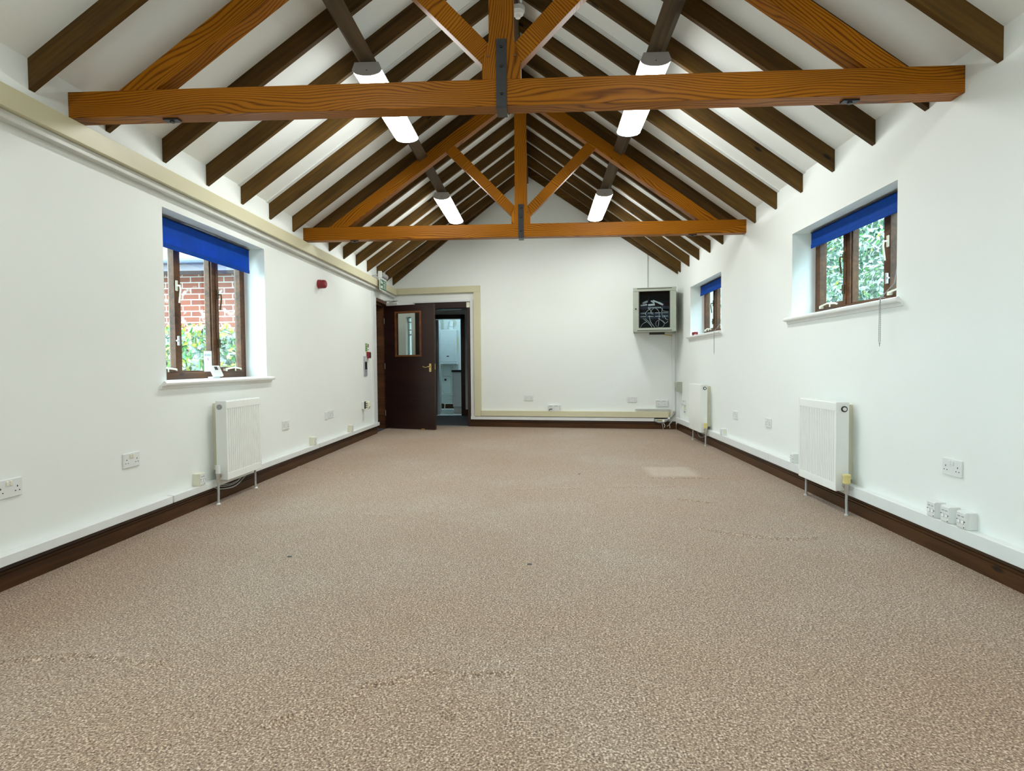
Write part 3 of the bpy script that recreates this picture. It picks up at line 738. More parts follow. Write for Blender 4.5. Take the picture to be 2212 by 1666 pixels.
# loose cables under two radiators
def loose(side, pts, label, r=0.004, m='cable'):
    (lx, ly, lz), rz = on(side, pts[0][0] if side == 'L' else pts[0][0], 0)
    R = G()
    P = []
    for a, o, z in pts:
        (x, y, zz), _ = on(side, a, z, o); P.append((x, y, zz))
    # smooth the run
    Q = []
    for i in range(len(P)-1):
        p0 = Vector(P[max(0, i-1)]); p1 = Vector(P[i]); p2 = Vector(P[i+1]); p3 = Vector(P[min(len(P)-1, i+2)])
        for k in range(6):
            t = k/6; Q.append(0.5*((2*p1) + (p2-p0)*t + (2*p0-5*p1+4*p2-p3)*t*t + (3*p1-p0-3*p2+p3)*t*t*t))
    Q.append(Vector(P[-1])); R.tube(Q, r, 6)
    return tag(R.done('loose_cable', M[m], None, smooth=True), label, 'cable', 'loose cables under the radiators')
loose('L', [(4.40, .03, .118), (4.50, .04, .085), (4.70, .045, .070), (4.90, .035, .118)], 'grey cable sagging lowest under the left wall radiator')
loose('L', [(4.44, .032, .118), (4.58, .042, .092), (4.72, .042, .092), (4.82, .035, .118)], 'grey cable sagging in the middle of bundle under left radiator', 0.0035)
loose('L', [(4.50, .036, .118), (4.62, .045, .100), (4.74, .045, .104), (4.80, .036, .118)], 'grey cable sagging least under the left wall radiator', 0.003)
loose('R', [(7.60, .035, .118), (7.75, .045, .080), (7.95, .045, .060), (8.10, .035, .118)], 'grey cable drooping under the smooth radiator on right wall', 0.003)
loose('R', [(7.55, .036, .118), (7.66, .045, .100), (7.78, .045, .104), (7.86, .036, .118)], 'short grey cable loop under the smooth radiator on right wall', 0.003)

# ------------------------------------------------------------------ sockets and outlet boxes
def pins(g, cx, z, s=1.0):
    g.box(cx-0.0022, cx+0.0022, -0.0100, -0.0085, z+0.004, z+0.012)
    for d in (-0.011, 0.011): g.box(cx+d-0.0032, cx+d+0.0032, -0.0100, -0.0085, z-0.014, z-0.010)
def socket(side, a, z, label, w=0.146, kind='double', h=0.086, raise_=0.0, grp='white power sockets'):
    (lx, ly, lz), rz = on(side, a, z, raise_)
    R = root('double_socket' if kind == 'double' else 'wall_plate', label, 'socket' if kind == 'double' else 'wall plate', (lx, ly, lz), rz, grp if kind == 'double' else None)
    box(-w/2, w/2, -0.009, 0.0, -h/2, h/2, 0.0025).done('face_plate', M['lgrey'] if False else M['white'], R)
    if kind == 'double':
        for c in (-0.036, 0.036):
            g = G(); pins(g, c*1.25, -0.004); g.done('pin_holes', M['dark'], R)
            sx = c*0.30
            g = box(sx-0.0065, sx+0.0065, -0.0135, -0.008, 0.012, 0.034, 0.0015); g.done('rocker_switch', M['white'] if z > 0.3 and side != 'L' else M['ivory'], R)
    else:
        g = G(); g.cyl((-w*0.35, -0.0098, 0), (-w*0.35, -0.0085, 0), 0.003, 8); g.cyl((w*0.35, -0.0098, 0), (w*0.35, -0.0085, 0), 0.003, 8)
        g.done('screws', M['grey'], R)
    return R
socket('L', 2.693, 0.455, 'white double socket cut by left edge of the picture')
socket('L', 3.543, 0.455, 'white double socket on left wall before the window')
socket('L', 5.775, 0.443, 'white double socket on left wall just beyond the radiator')
socket('L', 6.902, 0.442, 'blank white plate left of a socket on left wall', 0.086, 'blank')
socket('L', 7.056, 0.447, 'white double socket right of a blank plate on left wall')
socket('B', -0.188, 0.470, 'white double socket on end wall right of the doorway')
socket('B', 1.414, 0.451, 'white double socket on end wall below network cabinet')
socket('R', 5.690, 0.452, 'white double socket on right wall beside the yellow-valved fluted radiator')
socket('R', 6.640, 0.446, 'white double socket on right wall midway between the two radiators')
socket('R', 3.184, 0.464, 'white double socket on right wall above three outlet boxes')
# plug and adapter
(lx, ly, lz), rz = on('L', 8.345, 0.462)
R = root('single_socket', 'white single socket beside the door on left wall', 'socket', (lx, ly, lz), rz)
box(-0.043, 0.043, -0.030, 0.0, -0.05, 0.05, 0.003).done('face_plate', M['white'], R)
box(-0.006, 0.006, -0.034, -0.028, 0.012, 0.034).done('rocker_switch', M['white'], R)
(lx, ly, lz), rz = on('L', 8.36, 0.467, 0.031)
R = root('plug_adapter', 'cream plug-in adapter stuck in the single socket by the door', 'plug', (lx, ly, lz), rz)
G().prism([(0, -0.055), (-0.050, -0.055), (-0.068, -0.02), (-0.060, 0.035), (-0.035, 0.055), (0, 0.055)], 0, -0.035, 0.045).done('body', M['cream'], R)
g = G()
for k in range(3): g.box(-0.036, -0.0345, -0.045, -0.020, -0.035 + 0.025*k, -0.025 + 0.025*k)
g.box(-0.037, -0.0345, -0.020, -0.002, -0.05, 0.05)
g.done('slots', M['dark'], R)

def outlet(side, a, z0, h, label, d=0.050, w=0.074, m='white', stain=None, ports=2):
    (lx, ly, lz), rz = on(side, a, z0)
    R = root('outlet_box', label, 'outlet box', (lx, ly, lz), rz, 'surface boxes on the trunking')
    g = G(); g.prism([(-w/2, 0), (-w/2, -d*0.72), (-w/2 + 0.004, -d), (w/2 - 0.004, -d), (w/2, -d*0.72), (w/2, 0)], 2, 0, h)
    bmesh.ops.bevel(g.bm, geom=[e for e in g.bm.edges], offset=0.0015, segments=1, affect='EDGES')
    g.done('box_body', M[m], R)
    box(-w/2+0.006, w/2-0.006, -d-0.004, -d+0.001, 0.006, h-0.004, 0.001).done('face_plate', M['white'], R)
    for k in range(ports):
        x = -0.013 + 0.026*k if ports == 2 else 0.0
        p = box(x-0.0095, x+0.0095, -d-0.0052, -d-0.0035, h*0.30, h*0.30+0.020)
        p.done('port_rim', M['grey'], R)
        box(x-0.0078, x+0.0078, -d-0.0062, -d-0.0045, h*0.30+0.002, h*0.30+0.018).done('port_shutter', M['paper'], R)
        box(x-0.009, x+0.008, -d-0.0050, -d-0.0035, h*0.70, h*0.76).done('print_mark', M['grey'], R)
    g = G()
    for x, z in ((-w*0.36, h*0.52), (w*0.36, h*0.45), (w*0.30, h*0.12)): g.cyl((x, -d-0.005, z), (x, -d-0.0035, z), 0.003, 8)
    g.done('screws', M['dark'], R)
    if stain: box(w/2-0.0005, w/2+0.0012, -d*0.65, -d*0.15, h*0.2, h*0.8).done('side_label', M['cream'], R)
outlet('L', 4.225, 0.167, 0.086, 'cream outlet box on left trunking in front of the radiator', m='cream')
outlet('L', 6.42, 0.167, 0.086, 'cream outlet box on left trunking, middle of the wall', m='cream')
outlet('L', 7.715, 0.167, 0.086, 'cream outlet box on left trunking nearest the door', m='cream')
outlet('R', 3.272, 0.190, 0.083, 'white outlet box, farthest of three in a row on right trunking')
outlet('R', 3.162, 0.190, 0.083, 'white outlet box, middle of three in a row on right trunking')
outlet('R', 3.043, 0.190, 0.083, 'white outlet box, nearest of three in a row on right trunking')
outlet('R', 5.045, 0.190, 0.076, 'white outlet box on right trunking just beyond fluted radiator')
outlet('R', 6.995, 0.190, 0.074, 'white outlet box with yellowish side label beside smooth radiator on right', stain=True)
# pair of outlets on the end wall trunking, and two data plates
def twin(a, z, label, h, d, cable=False):
    (lx, ly, lz), rz = on('B', a, z)
    R = root('twin_outlet', label, 'outlet', (lx, ly, lz), rz)
    for c in (-0.0455, 0.0455):
        box(c-0.045, c+0.045, -d, 0.0, 0, h, 0.003).done('outlet_module', M['white'], R)
        g = G(); g.box(c-0.035, c+0.020, -d-0.001, -d+0.001, h-0.016, h-0.010)
        if c < 0 or not cable: g.box(c-0.012, c+0.012, -d-0.001, -d+0.001, h*0.3, h*0.36)
        g.done('print_mark', M['grey'], R)
    if cable: G().tube([(-0.075, -d, 0.010), (-0.070, -d-0.02, 0.025), (-0.045, -d-0.025, 0.034), (-0.03, -d, 0.030)], 0.006, 8).done('plug_lead', M['dark'], R, smooth=True)
twin(0.222, 0.267, 'white twin outlet standing on beige trunking of end wall', 0.092, 0.045, True)
twin(1.856, 0.352, 'white twin data outlet on end wall near the corner', 0.092, 0.030)

# ------------------------------------------------------------------ left wall: alarm things by the door
(lx, ly, lz), rz = on('L', 6.735, 1.918, -0.002)
R = root('alarm_sounder', 'dark red round alarm sounder high on left wall', 'alarm sounder', (lx, ly, lz), rz)
G().cyl((0,0,0), (0,-0.030,0), 0.050, 24).done('base', M['red'], R, smooth=True)
g = G()
for k in range(4): g.cyl((0, -0.030 - 0.012*k, 0), (0, -0.041 - 0.012*k, 0), 0.048 if k % 2 == 0 else 0.044, 24)
g.done('horn_body', M['red'], R, smooth=True)
G().cyl((0,-0.078,0), (0,-0.090,0), 0.046, 24, 0.034).done('horn_cap', M['red'], R, smooth=True)

(lx, ly, lz), rz = on('L', 9.075, 2.13, 0.125)
R = root('exit_sign', 'green Fire exit sign with grey light over door on left wall', 'exit sign', (lx, ly, lz), rz)
box(-0.185, 0.185, -0.004, 0.004, -0.010, 0.155, 0.001).done('sign_plate', M['paper'], R)
box(-0.175, 0.175, -0.006, -0.003, 0.0, 0.145).done('green_panel', M['green'], R)
def text(body, size, m, parent, loc, ext=0.0008, sx=1.0, bold=0.0):
    cu = bpy.data.curves.new(body, 'FONT'); cu.body = body; cu.size = size; cu.extrude = ext; cu.offset = bold
    cu.align_x = 'CENTER'; cu.align_y = 'CENTER'
    t = bpy.data.objects.new('tmp', cu); COL.objects.link(t)
    dg = bpy.context.evaluated_depsgraph_get(); dg.update()
    me = bpy.data.meshes.new_from_object(t.evaluated_get(dg)); bpy.data.objects.remove(t)
    o = bpy.data.objects.new('lettering', me); COL.objects.link(o); me.materials.clear(); me.materials.append(m)
    o.parent = parent; o.location = loc; o.rotation_euler = (PI/2, 0, 0); o.scale = (sx, 1, 1); return o
text('Fire', 0.072, M['paper'], R, (-0.095, -0.0066, 0.108), bold=0.0015); text('exit', 0.072, M['paper'], R, (-0.095, -0.0066, 0.042), bold=0.0015)
g = G(); g.cyl((0.045,-0.0062,0.122), (0.045,-0.0074,0.122), 0.013, 14)
for q in ([(0.035,0.105),(0.058,0.098),(0.052,0.062),(0.030,0.066)], [(0.030,0.066),(0.046,0.064),(0.030,0.022),(0.012,0.020),(0.010,0.030),(0.022,0.032)],
          [(0.038,0.066),(0.052,0.062),(0.076,0.040),(0.066,0.014),(0.056,0.018),(0.062,0.038)], [(0.036,0.104),(0.040,0.092),(0.016,0.074),(0.010,0.082)], [(0.056,0.098),(0.062,0.088),(0.080,0.078),(0.080,0.088)]):
    g.prism(q, 1, -0.0074, -0.0060) if False else g.bm.faces.new([g.bm.verts.new((x, -0.0070, z)) for x, z in q])
g.done('running_figure', M['paper'], R)
G().box(0.105, 0.111, -0.0074, -0.006, 0.012, 0.132).box(0.105, 0.155, -0.0074, -0.006, 0.126, 0.132).box(0.149, 0.155, -0.0074, -0.006, 0.012, 0.132).done('door_symbol', M['paper'], R)
g = G().cyl((-0.16, 0.0, 0.212), (0.16, 0.0, 0.212), 0.044, 20); g.done('light_body', M['grey'], R, smooth=True)
box(-0.175, -0.160, -0.028, 0.028, 0.163, 0.262, 0.004).done('end_plate', M['white'], R)
box(-0.17, 0.17, -0.012, 0.012, 0.152, 0.175).done('sign_clip', M['white'], R)
for x in (-0.12, 0.12): box(x-0.012, x+0.012, 0.02, 0.125, 0.205, 0.225).done('wall_bracket', M['white'], R)

(lx, ly, lz), rz = on('L', 8.60, 1.17)
R = root('fire_notice', 'green and orange fire notice on left wall beside the door', 'notice', (lx, ly, lz), rz)
box(-0.10, 0.10, -0.003, 0, 0.0, 0.165).done('board', M['paper'], R)
box(-0.092, 0.02, -0.0040, -0.002, 0.035, 0.158).done('green_field', M['sgreen'], R)
g = G()
for k in range(3): g.box(-0.075, 0.0, -0.0048, -0.003, 0.055 + 0.026*k, 0.065 + 0.026*k)
g.box(-0.055, -0.035, -0.0048, -0.003, 0.132, 0.152)
g.done('print_lines', M['green'], R)
G().box(0.035, 0.085, -0.0040, -0.002, 0.10, 0.150).box(0.040, 0.080, -0.0040, -0.002, 0.060, 0.075).done('red_print', M['red'], R)
box(-0.05, 0.01, -0.0046, -0.002, 0.008, 0.030).done('orange_field', M['orange'], R)
(lx, ly, lz), rz = on('L', 8.62, 1.115, -0.002)
R = root('call_point', 'red fire alarm call point on left wall below the notice', 'call point', (lx, ly, lz), rz)
box(-0.045, 0.045, -0.045, 0, 0, 0.090, 0.004).done('back_box', M['red'], R)
box(-0.034, 0.034, -0.049, -0.044, 0.018, 0.072, 0.001).done('glass_plate', M['dark'], R)
box(-0.012, 0.012, -0.050, -0.047, 0.03, 0.06).done('press_mark', M['red'], R)
(lx, ly, lz), rz = on('L', 8.50, 0.868, -0.002)
R = root('keypad_panel', 'tall alarm keypad with dark face on left wall below the notice', 'keypad', (lx, ly, lz), rz)
box(-0.075, 0.060, -0.018, 0, 0, 0.275, 0.004).done('case', M['silver'], R)
box(-0.062, 0.052, -0.0195, -0.016, 0.090, 0.195, 0.001).done('dark_face', M['screen'], R)
box(-0.068, 0.055, -0.020, -0.016, 0.004, 0.082, 0.001).done('flap', M['silver'], R)
box(-0.03, 0.01, -0.021, -0.019, 0.062, 0.068).done('print_mark', M['dark'], R)
box(-0.05, 0.03, -0.020, -0.016, 0.205, 0.262, 0.001).done('upper_cover', M['lgrey'], R)

# right wall small things near the corner
(lx, ly, lz), rz = on('R', 9.18, 0.575)
R = root('junction_box', 'grey-cream junction box on right wall by the far corner', 'junction box', (lx, ly, lz), rz)
G().prism([(0, 0.0), (-0.070, 0.012), (-0.080, 0.022), (-0.080, 0.145), (-0.070, 0.155), (0, 0.155)], 0, -0.075, 0.075).done('box_body', M['cab'], R)
G().cyl((-0.01, -0.080, 0.05), (-0.01, -0.083, 0.05), 0.006, 10).cyl((-0.055, -0.080, 0.125), (-0.055, -0.082, 0.125), 0.003, 8).done('lock', M['dark'], R)
(lx, ly, lz), rz = on('R', 9.0, 0.41)
R = root('wall_switch', 'pair of small pale switches on right wall beside smooth radiator', 'switch', (lx, ly, lz), rz)
box(-0.13, -0.012, -0.012, 0, 0, 0.062, 0.002).done('switch_plate', M['white'], R); box(0.012, 0.13, -0.018, 0, -0.006, 0.066, 0.002).done('switch_plate', M['white'], R)
box(0.05, 0.07, -0.021, -0.017, 0.04, 0.05).done('rocker', M['dark'], R)
(lx, ly, lz), rz = on('R', 8.93, 0.33, -0.002)
R = root('door_contact', 'small cream contact strip below the pale switches on right wall', 'contact', (lx, ly, lz), rz)
box(-0.03, 0.02, -0.014, 0, 0, 0.060, 0.002).done('upper_piece', M['cream'], R); box(-0.03, 0.02, -0.014, 0, -0.035, -0.015, 0.002).done('lower_piece', M['grey'], R)
(lx, ly, lz), rz = on('B', -1.162, 1.945, 0.0)
R = root('alarm_contact', 'small cream contact at top right of the end wall doorway', 'contact', (lx, ly, lz), rz)
box(-0.027, 0.027, -0.030, -0.006, 0, 0.085, 0.003).done('case', M['ivory'], R); box(-0.016, 0.016, -0.033, -0.028, 0.045, 0.07).done('cover', M['cream'], R)

# ------------------------------------------------------------------ network cabinet
cw, ch, cd = 0.612, 0.642, 0.45
cx0 = 1.447
(lx, ly, lz), rz = on('B', cx0 + cw/2*cT, 1.470, 0.0)
R = root('network_cabinet', 'grey network cabinet with glass door high in the far right corner', 'cabinet', (lx, ly, lz), rz)
a, b_ = -cw/2, cw/2
g = G(); t = 0.012
g.box(a, a+t, -cd+0.03, 0, 0, ch); g.box(b_-t, b_, -cd+0.03, 0, 0, ch); g.box(a, b_, -cd+0.03, 0, 0, t); g.box(a, b_, -cd+0.03, 0, ch-t, ch)
g.done('carcass', M['cab'], R)
box(a+t, b_-t, -0.012, -0.002, t, ch-t).done('back_panel', M['cabin'], R)
g = G()
for x in (a+t+0.0005, b_-t-0.0015): g.box(x, x+0.001, -cd+0.04, -0.012, t, ch-t)
g.box(a+t, b_-t, -cd+0.04, -0.012, t+0.0005, t+0.0015); g.box(a+t, b_-t, -cd+0.04, -0.012, ch-t-0.0015, ch-t-0.0005)
g.done('lining', M['cabin'], R)
g = G()
g.box(a, b_, -cd-0.004, -cd+0.03, ch-0.055, ch, 0.003); g.box(a, b_, -cd-0.004, -cd+0.03, 0, 0.055, 0.003)
g.box(a, a+0.082, -cd, -cd+0.026, 0.055, ch-0.055, 0.002); g.box(b_-0.085, b_, -cd, -cd+0.026, 0.055, ch-0.055, 0.002)
g.done('door_frame', M['cab'], R)
for z in (ch-0.020, 0.012): box(a+0.06, b_-0.06, -cd-0.0055, -cd-0.003, z, z+0.009).done('vent_slot', M['dark'], R)
box(a+0.080, b_-0.083, -cd+0.008, -cd+0.012, 0.053, ch-0.053).done('door_glass', M['glassd'], R)
g = G()
for x in (a+0.083, b_-0.097): g.box(x, x+0.011, -cd+0.004, -cd+0.008, 0.055, ch-0.055)
g.done('glass_edge', M['dark'], R)
G().cyl((a+0.040, -cd-0.001, 0.335), (a+0.040, -cd-0.006, 0.335), 0.011, 14).done('lock', M['dark'], R)
for k, z in enumerate((0.195, 0.245)):
    pp = box(a+0.09, b_-0.095, -cd+0.075, -cd+0.10, z, z+0.040).done('patch_panel', M['navy'], R)
    for q in range(4):
        x = a + 0.105 + 0.105*q; box(x, x+0.082, -cd+0.072, -cd+0.076, z+0.028, z+0.035).done('label_strip', M['paper'], pp)
box(a+0.08, b_-0.09, -cd+0.09, -0.06, 0.335, 0.375).done('equipment_shelf', M['navy'], R)
pp = box(a+0.20, b_-0.14, -cd+0.085, -cd+0.16, 0.340, 0.372, 0.002).done('switch_unit', M['navy'], R)
for q in range(8): box(a+0.215 + 0.024*q, a+0.231 + 0.024*q, -cd+0.082, -cd+0.086, 0.346, 0.362).done('port', M['lgrey'], pp)
def cab_pt(x, y, z):
    v = Matrix.Rotation(-TH, 4, 'Z') @ Vector((x, y, z)); return (lx + v.x, ly + v.y, lz + v.z)
adp = [(a+0.105, 0.378, 0.10, 0.026, 8), (a+0.215, 0.380, 0.10, 0.030, 4), (a+0.14, 0.412, 0.08, 0.024, 22), (a+0.25, 0.42, 0.06, 0.022, -35), (a+0.28, 0.425, 0.10, 0.02, -25), (a+0.36, 0.385, 0.075, 0.028, -28)]
for (x, z, w, h, an) in adp:
    g = box(0, w, -0.015, 0.015, 0, h, 0.004)
    tag(g.done('white_adapter', M['paper'], None, cab_pt(x, -cd+0.12, z + (0.03 if an < 0 else 0)), (0, -math.radians(an), -TH)), 'white plug or connector heaped on the shelf inside network cabinet', 'plug', 'plugs in the network cabinet')
rr = random.Random(5)
def spline(P, n=6):
    P = [Vector(p) for p in P]; Q = []
    for i in range(len(P)-1):
        p0, p1, p2, p3 = P[max(0, i-1)], P[i], P[i+1], P[min(len(P)-1, i+2)]
        for k in range(n):
            t = k/n; Q.append(0.5*((2*p1) + (p2-p0)*t + (2*p0-5*p1+4*p2-p3)*t*t + (3*p1-p0-3*p2+p3)*t*t*t))
    Q.append(P[-1]); return Q
YC = -cd + 0.055
runs = [[(a+0.10, 0.06), (a+0.14, 0.12), (a+0.20, 0.15)], [(a+0.14, 0.20), (a+0.22, 0.13), (a+0.27, 0.07)], [(a+0.23, 0.24), (a+0.25, 0.15), (a+0.31, 0.06)], [(a+0.17, 0.20), (a+0.24, 0.13), (a+0.27, 0.06)],
        [(a+0.32, 0.345), (a+0.37, 0.29), (a+0.37, 0.16), (a+0.36, 0.08)], [(a+0.25, 0.345), (a+0.18, 0.28), (a+0.19, 0.24)], [(a+0.40, 0.345), (a+0.44, 0.30), (a+0.50, 0.29)],
        [(a+0.36, 0.20), (a+0.42, 0.15), (a+0.46, 0.12), (a+0.50, 0.15)], [(a+0.44, 0.24), (a+0.47, 0.18), (a+0.50, 0.17)], [(a+0.30, 0.345), (a+0.25, 0.29), (a+0.29, 0.25)], [(a+0.42, 0.345), (a+0.41, 0.27), (a+0.43, 0.20)], [(a+0.22, 0.345), (a+0.26, 0.30), (a+0.27, 0.26)]]
for k, rn in enumerate(runs):
    P = spline([(x, YC + 0.012*math.sin(i*2+k), z) for i, (x, z) in enumerate(rn)])
    g = G().tube([cab_pt(*p) for p in P], 0.0032, 6)
    tag(g.done('network_cable', M['wcable'] if k % 3 else M['lgrey'], None, smooth=True), 'pale network cable hanging inside the glass-fronted network cabinet', 'cable', 'network cables in the cabinet')
P = [(a+0.385 + 0.062*math.cos(q*PI/10), YC + 0.002*q/6, 0.115 + 0.056*math.sin(q*PI/10)) for q in range(44)]
tag(G().tube([cab_pt(*p) for p in P], 0.0035, 6).done('cable_coil', M['cable'], None, smooth=True), 'grey cable coiled in the bottom of the network cabinet', 'cable')
P = spline([(a+0.20, YC+0.05, ch-0.06), (a+0.22, YC+0.04, ch-0.12), (a+0.215, YC+0.03, 0.46), (a+0.10, YC+0.03, 0.41)])
tag(G().tube([cab_pt(*p) for p in P], 0.004, 6).done('power_lead', M['black'], None, smooth=True), 'black lead hanging from the top inside network cabinet', 'cable')
# cables below the cabinet
g = G().box(-0.135, 0.09, -0.16, -0.06, -0.030, -0.001)
tag(g.done('cable_entry', M['dark'], None, cab_pt(0.06, -0.05, 0), (0, 0, -TH)), 'dark cable gland hanging under the network cabinet', 'cable entry')
P = spline([(0.10, -0.12, -0.010), (0.16, -0.09, -0.035), (0.22, -0.05, -0.040), (0.262, -0.035, -0.045)])
tag(G().tube([cab_pt(*p) for p in P], 0.006, 8).done('yellow_cable', M['ycable'], None, smooth=True), 'yellow cable under the network cabinet leading to corner trunking', 'cable')

# cable bundle in the corner at floor level
R = root('cable_bundle', 'thick grey hose and cables spilling from trunking in far right corner', 'cables', on('B', 1.95, 0.0)[0], -TH)
def tb(pts, r, nm, m, n=10): return G().tube(spline(pts), r, n).done(nm, M[m], R, smooth=True)
tb([(0.085, -0.020, 0.275), (0.080, -0.035, 0.235), (0.03, -0.055, 0.18), (-0.04, -0.065, 0.13), (-0.13, -0.06, 0.112), (-0.20, -0.045, 0.135)], 0.019, 'hose', 'hose')
G().cyl((-0.085, -0.0655, 0.121), (-0.055, -0.0655, 0.128), 0.0215, 12).cyl((0.005, -0.062, 0.160), (0.020, -0.059, 0.171), 0.0215, 12).done('tape_band', M['wcable'], R)
for q, (p, r, m) in enumerate((
    ([(-0.20, -0.03, 0.15), (-0.12, -0.045, 0.150), (-0.05, -0.05, 0.152), (0.0, -0.045, 0.16)], 0.006, 'wcable'),
    ([(-0.20, -0.03, 0.128), (-0.12, -0.045, 0.138), (-0.03, -0.05, 0.140)], 0.005, 'ycable'),
    ([(-0.10, -0.06, 0.105), (-0.085, -0.07, 0.07), (-0.075, -0.07, 0.002)], 0.005, 'cable'),
    ([(-0.085, -0.06, 0.105), (-0.055, -0.07, 0.075), (-0.055, -0.07, 0.03)], 0.0045, 'wcable'),
    ([(0.05, -0.05, 0.13), (0.02, -0.07, 0.09), (0.025, -0.07, 0.02)], 0.006, 'cable'),
    ([(0.07, -0.05, 0.14), (0.01, -0.07, 0.07), (-0.02, -0.07, 0.05)], 0.005, 'cable'),
    ([(0.045, -0.03, 0.285), (0.035, -0.045, 0.25), (0.03, -0.05, 0.20), (0.03, -0.05, 0.15)], 0.005, 'ycable'),
    ([(0.06, -0.03, 0.27), (0.045, -0.045, 0.23), (0.01, -0.055, 0.16)], 0.005, 'wcable'))):
    tb(p, r, 'cable', m, 8)
box(-0.205, -0.005, -0.012, -0.002, 0.119, 0.171).done('open_channel', M['dark'], R)

# ------------------------------------------------------------------ doors
dx, dy = 0.805, -0.29
da = math.atan2(dy, dx)
D1 = root('door_1', None, None, (-2.44, 9.72, 0), da); D1['kind'] = 'structure'
g = G(); x0_, x1_, z0_, z1_ = -0.045, 0.855, 0.008, 1.962
hx0, hx1, hz0, hz1 = 0.165, 0.615, 1.160, 1.845
g.box(x0_, hx0, 0, 0.044, z0_, z1_); g.box(hx1, x1_, 0, 0.044, z0_, z1_); g.box(hx0, hx1, 0, 0.044, z0_, hz0); g.box(hx0, hx1, 0, 0.044, hz1, z1_)
g.done('door_leaf', M['door'], D1)
g = G()
for y in (-0.010, 0.042):
    g.box(hx0-0.018, hx0+0.014, y, y+0.012, hz0-0.014, hz1+0.016, 0.002); g.box(hx1-0.014, hx1+0.018, y, y+0.012, hz0-0.014, hz1+0.016, 0.002)
    g.box(hx0+0.014, hx1-0.014, y, y+0.012, hz0-0.014, hz0+0.014, 0.002); g.box(hx0+0.014, hx1-0.014, y, y+0.012, hz1-0.012, hz1+0.016, 0.002)
g.done('glazing_bead', M['bead'], D1)
box(hx0, hx1, 0.018, 0.024, hz0, hz1).done('vision_glass', M['glassv'], D1)
g = G(); g.box(0.764, 0.802, -0.006, 0.0, 0.905, 1.035, 0.002); hp = g.done('handle_plate', M['brass'], D1)
G().tube(spline([(0.783, -0.006, 0.985), (0.783, -0.045, 0.985), (0.765, -0.05, 0.986), (0.72, -0.05, 0.978), (0.675, -0.048, 0.990)]), 0.008, 8).done('handle_lever', M['brass'], hp, smooth=True)
g = G(); g.box(x1_-0.0005, x1_+0.0015, 0.012, 0.032, 0.94, 1.03); g.done('latch_plate', M['brass'], D1)
for z in (0.25, 1.0, 1.72): G().cyl((x0_-0.004, -0.003, z-0.045), (x0_-0.004, -0.003, z+0.045), 0.006, 8).done('hinge', M['chrome'], D1)
g = G(); g.box(0.01, 0.22, -0.030, 0.0, 1.966, 2.006, 0.003)
cl = g.done('door_closer', M['lgrey'], D1)
G().tube([(0.06, -0.02, 2.012), (0.27, -0.10, 2.018)], 0.006, 8).tube([(0.27, -0.10, 2.018), (0.02, -0.16, 2.022)], 0.006, 8).done('closer_arm', M['chrome'], cl)
box(0.62, 0.68, -0.02, 0.002, 0.0, 0.02).done('door_bolt', M['brass'], D1)
# frame and brick reveal of the left wall doorway
D2 = root('trim_7', None, None, (0, 0, 0)); D2['kind'] = 'structure'
g = G(); g.box(XL-0.165, XL-0.006, 9.762, 9.80, 0, 2.035, 0.003); g.box(XL-0.11, XL-0.006, 9.06, 9.80, 1.985, 2.035, 0.003); g.box(XL-0.30, XL-0.11, 9.06, 9.80, 1.99, 2.0345); g.box(XL-0.085, XL-0.060, 9.06, 9.78, 1.955, 1.99)
g.done('door_frame', M['frame'], D2)
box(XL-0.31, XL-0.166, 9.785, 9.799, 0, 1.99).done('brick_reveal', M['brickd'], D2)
box(XL-0.36, XL-0.312, 9.0, 9.86, 0, 2.08).done('light_block_panel', M['dark'], D2)  # unseen panel added behind the opening to block outdoor light
# frame of the end wall doorway
(lx, ly, lz), rz = on('B', -2.072, 0)
D3 = root('trim_8', None, None, (lx, ly, lz), rz); D3['kind'] = 'structure'
wd = DB[1] - DB[0]
g = G(); g.box(0, 0.070, -0.012, 0.25, 0, 2.04, 0.003); g.box(wd-0.052, wd, -0.012, 0.25, 0, 2.04, 0.003); g.box(0.070, wd-0.052, -0.012, 0.25, 1.945, 2.04, 0.003)
g.box(0.065, 0.078, 0.06, 0.25, 0, 1.95); g.box(wd-0.060, wd-0.050, 0.06, 0.25, 0, 1.95); g.box(0.07, wd-0.05, 0.06, 0.25, 1.935, 1.946)
g.done('door_frame', M['door'], D3)
box(0.05, wd-0.04, -0.01, 0.03, 0.0, 0.006).done('threshold_strip', M['chrome'], D3)
(lx, ly, lz), rz = on('B', -2.194, 0)
D4 = root('window_6', None, None, (lx, ly, lz), rz); D4['kind'] = 'structure'  # made-up slit window standing in for outdoors reflected in the door glass
sw = (SB[1]-SB[0])/2
g = G(); g.box(-sw, -sw+0.008, 0.10, 0.14, 0.92, 1.82); g.box(sw-0.008, sw, 0.10, 0.14, 0.92, 1.82); g.box(-sw, sw, 0.10, 0.14, 1.52, 1.535); g.box(-sw, sw, 0.10, 0.14, 1.60, 1.615); g.box(-sw, sw, 0.10, 0.14, 1.81, 1.82); g.box(-sw, sw, 0.10, 0.14, 1.73, 1.745)
g.done('window_frame', M['grey'], D4)
box(-sw, sw, 0.118, 0.122, 0.92, 1.82).done('pane', M['glass'], D4)

